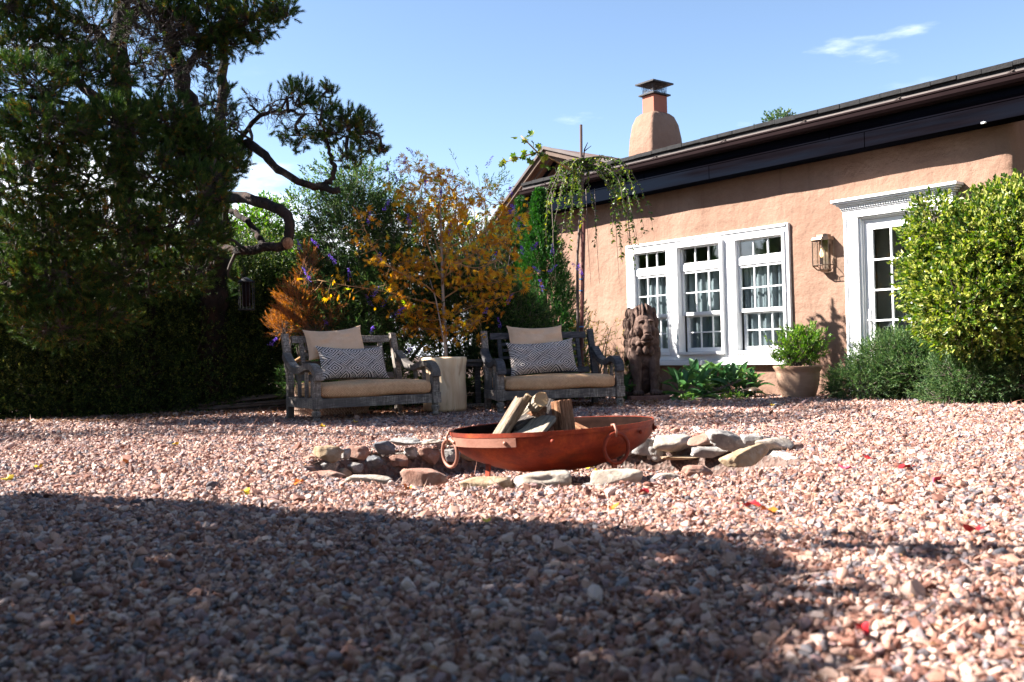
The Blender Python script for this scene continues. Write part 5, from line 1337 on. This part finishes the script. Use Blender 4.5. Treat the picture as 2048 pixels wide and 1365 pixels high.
leaves('foliage', MP, MD, .062, .0115, M_['maple'], ma, lobes=[(0, 1), (.5, .95), (-.5, .95), (1.0, .78), (-1.0, .78), (1.6, .5), (-1.6, .5)], fold=.35, rnd=rn)
stk = MB().tube([A(897, 800, 10.25), A(893, 712, 10.28), A(872, 600, 10.35), A(860, 560, 10.38)], [.009, .009, .008, .006], 6).build('garden_stake', M_['palebark'], None, smooth=True)
thing(stk, 'thin pale stick leaning beside the maple trunk', 'stake')

# dead brown conifer behind the left bench
bl = [PB(600, 630, 10.5, 42, 26, .25, 260), PB(628, 650, 10.45, 46, 22, .25, 280), PB(612, 560, 10.5, 18, 60, .15, 170), PB(578, 655, 10.5, 40, 18, .2, 200), PB(660, 620, 10.5, 24, 35, .15, 90), PB(590, 600, 10.5, 26, 26, .15, 150)]
r_ = A(612, 815, 10.5); r_[2] = 0
shrub('dead_conifer', 'rusty brown dried conifer standing behind the left bench', bl, 14, .15, .040, .006, 'drybrown', cat='tree', root=r_, twr=.002, up=1.1, spread=.6, trunk=.02)

# leafy vine-bright shrub beyond the pine, backlit
bl = [PB(520, 600, 12.6, 75, 90, .5, 1700), PB(560, 520, 12.8, 60, 50, .4, 480), PB(500, 480, 12.9, 60, 60, .4, 420), PB(590, 570, 12.4, 50, 60, .4, 600), PB(450, 560, 12.8, 80, 70, .4, 700), PB(545, 440, 13, 30, 50, .3, 110)]
r_ = A(520, 800, 12.8); r_[2] = 0
shrub('lilac_shrub', 'bright backlit green shrub seen below the looping pine limb', bl, 8, .13, .05, .032, 'bright', cat='shrub', root=r_, power=.4, twr=.003, up=.3)
bl = [PB(655, 510, 13.2, 70, 80, .4, 260), PB(620, 430, 13.4, 50, 50, .4, 130), PB(745, 420, 13.2, 90, 90, .4, 260), PB(690, 360, 13.4, 80, 50, .4, 150), PB(860, 510, 13.0, 110, 100, .5, 800), PB(960, 560, 13.0, 90, 110, .5, 700), PB(760, 600, 12.9, 120, 110, .5, 1300), PB(640, 640, 12.8, 90, 100, .5, 1000)]
r_ = A(760, 800, 13.0); r_[2] = 0
shrub('olive_shrub', 'tall loose olive green shrub filling the gap behind the butterfly bushes', bl, 9, .17, .060, .024, 'backdrop', cat='shrub', root=r_, power=.4, twr=.003, up=.5, trunk=.02)

# dense dark hedge on the left
bl = []
for i, (x, Yd) in enumerate([(-60, 9.9), (40, 10.0), (130, 10.2), (220, 10.4), (310, 10.7), (400, 10.9), (480, 11.1), (560, 11.3)]):
    for j, (y, ry_) in enumerate(((770, 75), (680, 80), (590, 80), (520, 60))):
        bl.append(PB(x, y - (i * 4 if j == 0 else 0), Yd + .35 + .1 * j, 85, ry_, .48, 1150 if j < 3 else 420))
    bl.append(PB(x, 828 - i * 4, Yd + .25, 85, 20, .35, 420))
for x in (620, 720, 820, 930, 1040, 1140): bl.append(PB(x, 790, 11.3, 60, 26, .25, 420))
r_ = A(280, 830, 10.9); r_[2] = 0
hg = shrub('hedge', 'tall dense dark small leaved hedge along the left side of the yard', bl, 9, .10, .034, .019, 'hedge', cat='hedge', root=r_, power=.5, twr=.003, trunk=.02)
bl = [PB(x, y, 12.4, 110, 105, .6, 1050) for x in (-40, 120, 280, 430) for y in (720, 590)]
bl += [PB(x, y, 13.2, 100, 75, .6, n_) for x, y, n_ in ((-20, 500, 330), (140, 500, 260), (300, 500, 260), (420, 490, 160), (60, 400, 60), (350, 400, 60), (210, 410, 50))]
r_ = A(220, 820, 12.6); r_[2] = 0
shrub('backdrop_shrub', 'mixed green shrubs glimpsed through the hedge under the pine', bl, 8, .15, .055, .030, 'backdrop', cat='shrub', root=r_, power=.45, twr=.003)

# fence far behind the bushes
fe = empty('garden_fence', (0, 0, 0)); thing(fe, 'thin dark wire fence with posts glimpsed behind the bushes', 'fence')
f0, f1 = A(560, 515, 14.2), A(980, 505, 14.2)
MB().tube([f0, f1], .014, 6).build('top_rail', M_['metal_black'], fe)
MB().tube([f0 - (0, 0, 1.2), f1 - (0, 0, 1.2)], .012, 6).build('bottom_rail', M_['metal_black'], fe)
for k in range(5):
    p = f0 + (f1 - f0) * k / 4; MB().tube([p * (1, 1, 0), p + (0, 0, .05)], .02, 6).build('post', M_['metal_black'], fe)
wv = MB()
for k in range(60):
    p = f0 + (f1 - f0) * k / 59; wv.tube([p - (0, 0, 1.2), p], .002, 3)
wv.build('wires', M_['metal_black'], fe)

# ------------------------------------------------------------------ pinyon pine
pr = A(420, 815, 11.2); pr[2] = 0
pine = empty('pine_tree', tuple(pr)); thing(pine, 'huge old dark pinyon pine with twisted limbs filling the upper left', 'tree')
def Q(x, y, Yd): return A(x, y, Yd) - pr
limbs = [
    ([Q(430, 815, 11.2), Q(425, 640, 11.2), Q(438, 520, 11.2), Q(430, 430, 11.1)], (.17, .12)),
    ([Q(430, 430, 11.1), Q(415, 330, 11.1), Q(385, 230, 11.0), Q(360, 150, 10.9), Q(330, 40, 10.8), Q(310, -80, 10.8)], (.13, .07)),
    ([Q(430, 430, 11.1), Q(440, 330, 11.3), Q(445, 220, 11.4), Q(447, 120, 11.4), Q(442, 40, 11.3)], (.09, .045)),
    ([Q(300, 815, 11.0), Q(290, 620, 11.0), Q(250, 430, 10.9), Q(245, 250, 10.8), Q(240, 100, 10.7), Q(250, -60, 10.7)], (.15, .09)),
    ([Q(240, 120, 10.7), Q(190, 60, 10.5), Q(120, 20, 10.3), Q(60, -20, 10.2)], (.07, .03)),
    ([Q(240, 60, 10.7), Q(275, 20, 10.7), Q(300, -40, 10.7)], (.07, .04)),
    ([Q(360, 150, 10.9), Q(410, 90, 10.6), Q(480, 50, 10.4), Q(550, 20, 10.3)], (.05, .015)),
    # arching limb over the gap
    ([Q(430, 330, 11.1), Q(465, 292, 10.6), Q(500, 285, 10.3), Q(530, 310, 10.1), Q(555, 340, 10.0), Q(600, 365, 9.9), Q(640, 378, 9.9), Q(680, 380, 9.9)], (.055, .036)),
    ([Q(640, 378, 9.9), Q(662, 360, 9.9), Q(668, 330, 9.9), Q(655, 290, 9.9)], (.035, .018)),
    ([Q(655, 290, 9.9), Q(640, 240, 9.9), Q(620, 200, 9.9)], (.016, .008)),
    ([Q(655, 290, 9.9), Q(700, 270, 9.9), Q(740, 260, 9.9)], (.014, .006)),
    ([Q(465, 292, 10.6), Q(520, 230, 10.3), Q(570, 220, 10.1), Q(610, 230, 10.0)], (.03, .012)),
    # looping cut limb
    ([Q(430, 400, 11.1), Q(470, 395, 10.4), Q(520, 402, 9.9), Q(558, 412, 9.7), Q(580, 440, 9.6), Q(583, 475, 9.6), Q(572, 492, 9.6), Q(545, 494, 9.6), Q(510, 500, 9.7), Q(475, 506, 9.8), Q(430, 495, 10.3)], (.062, .044)),
    ([Q(455, 420, 10.2), Q(492, 440, 9.9), Q(515, 470, 9.75), Q(528, 492, 9.7)], (.032, .028)),
    ([Q(430, 430, 11.1), Q(330, 400, 10.5), Q(220, 380, 9.9), Q(100, 420, 9.2)], (.07, .02)),
    ([Q(300, 500, 11.0), Q(200, 440, 10.2), Q(90, 450, 9.4), Q(0, 420, 9.0)], (.06, .02)),
    ([Q(385, 230, 11.0), Q(280, 230, 10.0), Q(180, 220, 9.2), Q(60, 190, 8.6)], (.06, .02)),
    ([Q(245, 250, 10.8), Q(150, 160, 10.0), Q(60, 130, 9.4), Q(-40, 100, 9.2)], (.06, .02)),
    ([Q(430, 520, 11.2), Q(380, 480, 10.2), Q(330, 470, 9.4), Q(280, 480, 9.0)], (.05, .02)),
    ([Q(430, 540, 11.2), Q(455, 470, 10.3), Q(450, 400, 9.7), Q(420, 340, 9.4)], (.05, .02)),
]
LPTS = []
for i, (ps_, (r0, r1_)) in enumerate(limbs):
    P = bez(ps_, 22); P[1:-1] += rng.normal(0, .012, (20, 3))
    MB().tube(P, np.linspace(r0, r1_, 22) * (1 + rng.normal(0, .07, 22)), 12).build('trunk' if i in (0, 3) else 'limb', M_['bark'], pine, smooth=True)
    LPTS.append(P)
LPTS = np.concatenate(LPTS)
cut = MB().ell((0, 0, 0), (.055, .02, .06), 14, 10).build('cut_knot', M_['log_red'], pine, smooth=True); cut.location = Q(576, 487, 9.52)
# foliage clusters: x, y, distance, rx, ry, depth, tufts
cl_list = [(60, 60, 9.6, 110, 70, .5, 300), (190, 50, 9.8, 90, 60, .5, 210), (60, 170, 8.8, 90, 60, .4, 210), (180, 150, 9.3, 90, 55, .4, 190), (320, 60, 10.3, 90, 65, .5, 280), (420, 50, 10.5, 80, 60, .4, 260), (500, 40, 10.4, 65, 45, .35, 190), (560, 20, 10.3, 45, 25, .25, 85),
    (470, 90, 10.6, 60, 30, .3, 90), (330, 150, 10.0, 70, 50, .4, 150), (90, 260, 8.6, 110, 60, .4, 300), (230, 250, 9.0, 90, 60, .4, 270), (330, 240, 9.4, 70, 60, .4, 200), (400, 280, 9.6, 60, 60, .35, 200), (50, 360, 8.5, 90, 70, .4, 260), (180, 350, 8.9, 90, 60, .4, 250), (310, 340, 9.2, 90, 60, .4, 270),
    (400, 380, 9.3, 65, 60, .35, 230), (440, 330, 9.8, 50, 50, .3, 130), (90, 460, 8.8, 110, 60, .4, 270), (230, 450, 9.0, 90, 60, .4, 230), (350, 450, 9.2, 80, 60, .4, 230), (420, 470, 9.5, 50, 60, .3, 120), (100, 560, 9.0, 120, 60, .4, 230), (260, 550, 9.3, 100, 60, .4, 200), (370, 540, 9.5, 60, 60, .3, 110),
    (460, 250, 10.2, 40, 50, .3, 90), (560, 225, 10.0, 45, 50, .3, 110), (600, 190, 9.9, 40, 30, .25, 70), (640, 240, 9.9, 50, 45, .3, 110), (690, 250, 9.9, 50, 40, .3, 100), (730, 270, 9.9, 30, 45, .25, 60), (600, 270, 10.0, 50, 35, .3, 80), (655, 180, 9.9, 20, 12, .15, 14), (760, 300, 9.9, 18, 10, .1, 10), (700, 310, 9.9, 40, 30, .25, 40),
    (430, 200, 10.6, 45, 50, .35, 90), (400, 130, 10.5, 50, 40, .3, 90), (470, 310, 10.4, 35, 45, .3, 60), (365, 300, 9.6, 60, 60, .3, 110), (120, 640, 9.2, 110, 60, .4, 160), (20, 560, 9.0, 80, 80, .4, 160),
    (500, 210, 10.3, 30, 40, .3, 45), (20, 0, 9.4, 80, 60, .5, 140), (260, -20, 10.3, 120, 50, .5, 220), (420, -40, 10.6, 120, 50, .5, 200), (480, 560, 10.0, 30, 30, .2, 20), (180, 640, 9.5, 120, 40, .3, 110), (560, -30, 10.5, 60, 40, .3, 70),
    # one cluster left of the frame, more filling the upper left
    (-120, 450, 9.6, 60, 200, .6, 300), (290, 110, 10.4, 70, 70, .4, 150), (140, 100, 9.8, 80, 60, .4, 150), (20, 110, 9.2, 60, 60, .4, 130), (300, 20, 10.5, 80, 50, .4, 130)]
TC, TD, S0, S1, r0s = [], [], [], [], []
fb = MB()
for x, y, Yd, rx, ry_, dp, n_ in cl_list:
    n_ = int(n_ * (2.3 if x < 480 and y < 320 else 1.9 if x < 480 else 1.4))
    c_ = Q(x, y, Yd); rr = np.array([rx * Yd / FPX, dp, ry_ * Yd / FPX])
    at = LPTS[np.argmin(np.linalg.norm(LPTS - c_, axis=1))]
    nb_ = max(3, n_ // 22); ends = c_ + rv(nb_) * rr * rng.uniform(.3, .8, (nb_, 1))
    P0 = bez([at, (at + c_) / 2 + rng.normal(0, .10, 3), c_], 8); fb.tube(P0, np.linspace(.022, .010, 8), 5, False)
    for e_ in ends:
        s_ = P0[rng.integers(3, 8)]; fb.tube(bez([s_, (s_ + e_) / 2 + rng.normal(0, .06, 3), e_], 6), np.linspace(.009, .004, 6), 4, False)
    q = rv(n_); pos = c_ + q * rr * (rng.uniform(.15, 1, (n_, 1)) ** .45)
    near = ends[np.argmin(np.linalg.norm(pos[:, None] - ends[None], axis=2), axis=1)]
    dr_ = nrm((pos - near) * .8 + q * .3 * np.linalg.norm(rr) + np.array([0, 0, .16]) + rng.normal(0, .08, (n_, 3)))
    TC.append(pos); TD.append(dr_)
    mid = (near + pos) / 2 + rng.normal(0, .03, (n_, 3)); S0 += [near, mid]; S1 += [mid, pos]; r0s += [np.full(n_, .0032), np.full(n_, .0024)]
fb.build('branches', M_['ptwig'], pine, smooth=True)
TC, TD = np.concatenate(TC), np.concatenate(TD)
# thin the crown where sun reaches benches and the pit
W_ = TC + pr; t_ = W_[:, 2] - .3; land = W_[:, :2] + TRAVEL[:2] * t_[:, None]
lit = (land[:, 1] < 6.6) & (land[:, 1] > 3.5)
keep = openfn(W_, .20) & (openfn(W_, .9, WALLT[:4]) | (W_[:, 2] < 3.0)) & (~lit | (rng.uniform(0, 1, len(TC)) < .25))
TC, TD = TC[keep], TD[keep]
# loose leaves added above the frame, placed to shade the middle of the yard
N2 = 17000
lx, ly = rng.uniform(-5.2, 3.4, N2), rng.uniform(6.9, 10.0, N2)
lo_ = np.interp(lx, [-5.2, -2, .5, 2.0, 3.4], [7.3, 7.1, 6.95, 7.4, 8.6]); hi_ = np.interp(lx, [-5.2, -2.2, 0, 1.5, 3.4], [8.9, 8.3, 8.7, 9.5, 9.9])
k2 = (ly > lo_) & (ly < hi_) & (np.sin(lx * 3.1 + ly * 2) + np.sin(lx * 1.3 - ly * 4.1) + rng.normal(0, .35, N2) > -.75)
lx, ly = lx[k2], ly[k2]; hh_ = rng.uniform(4.6, 5.8, len(lx)); up_ = np.stack([lx - TRAVEL[0] * hh_, ly - TRAVEL[1] * hh_, hh_], 1); k3 = openfn(up_, .85, WALLT); up_ = up_[k3] - pr
leaves('added_shade_foliage', up_, rv(len(up_)), .085, .045, M_['needle'], pine, rnd=rng.uniform(0, .8, len(up_)))
prisms('twigs', np.concatenate(S0), np.concatenate(S1), np.concatenate(r0s), .0018, M_['ptwig'], pine)
nd = 40; n_ = len(TC)
a_ = nrm(np.cross(TD, rv(n_))); b_ = np.cross(TD, a_)
P, D, RR = [], [], []
tone = rng.uniform(0, .75, n_) ** 1.4
for i in range(nd):
    q = i * 2.4; t_ = (i / nd)
    side = a_ * math.cos(q) + b_ * math.sin(q)
    P.append(TC + TD * (.085 * t_ - .03)); sp_ = 1.25 - .85 * t_
    D.append(nrm(TD + side * sp_ + rng.normal(0, .08, (n_, 3)))); RR.append(np.clip(tone + rng.uniform(0, .32, n_) + (t_ < .14) * .42 * (rng.uniform(0, 1, n_) < .35), 0, 1))
P, D, RR = np.concatenate(P), np.concatenate(D), np.concatenate(RR)
S = nrm(np.cross(D, rv(len(P)))) * .0033; L = rng.uniform(.036, .052, (len(P), 1))
V = np.stack([P - S, P + S, P + D * L], 1).reshape(-1, 3)
np_mesh('needles', V, np.arange(len(V)).reshape(-1, 3), M_['needle'], pine, RR)

# bird feeder hanging below the limb
ft = A(492, 555, 9.75); fdr = empty('bird_feeder', tuple(ft)); thing(fdr, 'dark hanging bird feeder cage below the looping pine limb', 'bird feeder')
MB().tube([(0, 0, 0), A(482, 508, 9.75) - ft], .003, 5).build('hanger', M_['metal_black'], fdr)
MB().lathe([(.012, 0), (.045, -.02), (.085, -.045), (.088, -.055)], 18).build('roof', M_['metal_black'], fdr, smooth=True)
MB().lathe([(.045, -.055), (.045, -.30)], 16).build('seed_tube', M_['gutter'], fdr, smooth=True)
mb = MB()
for k in range(14): q = k * 2 * math.pi / 14; mb.tube([(.08 * math.cos(q), .08 * math.sin(q), -.055), (.08 * math.cos(q), .08 * math.sin(q), -.325)], .0025, 4)
mb.build('cage_bar', M_['metal_black'], fdr)
MB().lathe([(.085, -.325), (.085, -.34), (.02, -.345)], 18).build('tray', M_['metal_black'], fdr)

# distant tree top over the roof
bl = [PB(1555, 246, 24, 20, 8, .3, 60), PB(1550, 295, 24, 50, 32, .6, 240)]
r_ = A(1555, 500, 24); r_[2] = 0
shrub('distant_tree', 'top of a small green tree just showing above the roof edge', bl, 8, .25, .09, .05, 'juniper', cat='tree', root=r_, twr=.01, trunk=.08)

# ------------------------------------------------------------------ unseen tree added left of the camera, crown shaped to cast the foreground shadow
tr0 = np.array([-6.9, 2.6, 0.])
sh_t = empty('added_shade_tree', tuple(tr0)); thing(sh_t, 'unseen leafy tree added beside the camera to shade the near gravel', 'tree')
N0 = 60000
gx = rng.uniform(-4.8, 2.6, N0); gy = rng.uniform(-2.2, 4.6, N0)
edge = np.interp(gx, [-4.8, -2.28, -1.4, -.61, .10, .60, .70, .80, 2.6], [4.5, 4.20, 3.84, 3.44, 3.2, 2.80, 2.5, 1.0, .2]) + .05 * np.sin(gx * 9) + .03 * np.sin(gx * 23)
kp = gy < edge - np.abs(rng.normal(0, .035, N0))
kp &= (gx < .3) | (gx < .56 + .2 * (gy - 1.7) + .04 * np.sin(gy * 17))
cl_n = np.sin(gx * 9 + gy * 4) * np.sin(gy * 7 - gx * 3) + .5 * np.sin(gx * 19 + gy * 13)
kp |= (gx > .5) & (gx < 2.4) & (gy < 2.75 - .25 * gx) & (cl_n > .35) & (rng.uniform(0, 1, N0) < .20)
kp |= (gx > .5) & (gx < 2.0) & (np.abs(gy - 2.75 + .28 * (gx - .66)) < .10) & (rng.uniform(0, 1, N0) < .22)
gx, gy = gx[kp], gy[kp]; hz = rng.uniform(3.5, 4.6, len(gx))
C_ = np.stack([gx - TRAVEL[0] * hz, gy - TRAVEL[1] * hz, hz], 1) - tr0
N1 = 26000  # extra overhead leaves, added to keep sky light off the near gravel
ox, oy = rng.uniform(-9, 5.5, N1), rng.uniform(-3.8, 1.6, N1); oh = rng.uniform(3.7, 4.8, N1); k1 = (ox > -3.2) | (oy < -.5); k1 &= oy < 1.6 - np.clip(ox - 1, 0, 9) * .5
C_ = np.concatenate([C_, np.stack([ox, oy, oh], 1)[k1] - tr0])
leaves('crown', C_, rv(len(C_)), .13, .09, M_['backdrop'], sh_t); CR_ = C_
hb = empty('sky_block_hedge', (0, -4, 0)); thing(hb, 'unseen dark hedge added beside and behind the viewer to block sky light', 'hedge')  # added out of view to darken the foreground by blocking low sky
def slab(a, b, h, n, th=.5):
    t_ = rng.uniform(0, 1, n)[:, None]; p = np.array(a) * (1 - t_) + np.array(b) * t_; q = rng.normal(0, th, (n, 2)) * .5
    return np.concatenate([p + q, (rng.uniform(0, 1, n) ** .9 * h)[:, None]], 1)
C_ = np.concatenate([slab((-9, -3.6), (7.5, -4.2), 2.7, 12000), slab((7.2, -4.2), (7.0, 3.6), 2.9, 7000), slab((-7.6, -3.6), (-7.6, 8.6), 2.3, 8000)]) - (0, -4, 0)
leaves('foliage', C_, rv(len(C_)), .17, .12, M_['hedge'], hb)
mb = MB(); mb.tube([(0, 0, 0), (.1, .1, 1.5), (.3, .2, 3.0)], [.16, .13, .10], 10)
for k in range(12):
    q = CR_[rng.integers(len(CR_) // 2)]; mb.tube(bez([(.3, .2, 2.9 + .05 * k), (q + (.3, .2, 3)) / 2 + (0, 0, .15), q], 8), np.linspace(.05, .01, 8), 6)
mb.build('trunk', M_['bark'], sh_t, smooth=True)

# ------------------------------------------------------------------ fallen leaves on the gravel
fl = [(77, 945, 'yel', 'bright yellow fallen leaf on lit gravel at the left edge'), (14, 966, 'yel', 'yellow fallen leaf at the far left border of the picture'), (352, 896, 'yel', 'yellow leaf lying on gravel left of the stone ring'), (490, 994, 'yel', 'yellow leaf near the front shadow edge, left of centre'),
      (815, 978, 'ora', 'orange leaf in front of the reddish front stone'), (598, 970, 'ora', 'small orange leaf left of the front stones'), (250, 938, 'ora', 'tiny orange leaf in the sunlit gravel at left'), (1287, 988, 'red', 'red leaf cluster below the right front stone'), (1222, 1020, 'ora', 'orange leaf on bright gravel right of centre'),
      (1740, 914, 'red', 'bright red leaf on sunlit gravel at right'), (1812, 940, 'red', 'dark red leaf furthest right among the red ones'), (1475, 945, 'red', 'tiny red leaf right below the tilted tan slab'), (1503, 1018, 'red', 'small red leaf on gravel at lower right'), (1535, 1030, 'ora', 'orange leaf beside the small red one at lower right'),
      (1948, 1076, 'red', 'red leaf near the right border close to the shade'), (1724, 1290, 'red', 'blurred red leaf in the near right foreground'), (645, 858, 'yel', 'yellow leaf on the shaded gravel below the left bench'), (1545, 812, 'yel', 'small yellow leaf on gravel in front of the pot'), (972, 1050, 'yel', 'narrow yellow leaf just inside the front shadow'),
      (150, 1245, 'ora', 'blurred orange leaf in the dark left foreground'), (1873, 968, 'pink', 'pink leaf on the bright gravel at right'), (1690, 945, 'pink', 'faint pink leaf between the two red leaves'), (1180, 940, 'yel', 'yellow leaf under the rusted bowl'), (1195, 947, 'yel', 'yellow leaf beside the front right leg of the bowl'), (1265, 935, 'brown', 'brown leaf lying in the pit right of the bowl'), (710, 845, 'yel', 'yellow leaf lying under the left bench'), (1155, 945, 'brown', 'brown curled leaf in the shade under the bowl')]
for i, (x, y, c_, lb) in enumerate(fl):
    inpit = 'pit' in lb or 'bowl' in lb
    p = G(x, y, -.16 if inpit else .02); z = gh(p[0], p[1]); z = float(z) + .030
    V = []; sz = .030 if y < 1200 else .022; k = 11
    V.append((0, 0, .004))
    for j in range(k):
        a_ = 2 * math.pi * j / k; r_ = sz * (1.0 if j % 2 == 0 else .66) * (1.15 if j < 3 else 1); V.append((r_ * math.cos(a_), r_ * .72 * math.sin(a_), .010 * math.sin(2 * a_ + i) + .006))
    V += [(a_, b_, q_ - .0012) for a_, b_, q_ in V]
    mb = MB().add(V, [(0, j + 1, (j + 1) % k + 1) for j in range(k)] + [(k + 1, k + 1 + (j + 1) % k + 1, k + 2 + j) for j in range(k)])
    mb.tube([(-sz * .9, 0, .006), (-sz * 1.6, .004, .012)], .0012, 4)
    o_ = mb.build('fallen_leaf', M_['leaf_' + c_]); o_.location = (p[0], p[1], z); o_.rotation_euler = (random.uniform(-.1, .55), random.uniform(-.3, .3), random.uniform(0, 6.28))
    thing(o_, lb, 'leaf', 'fallen leaves on the gravel')
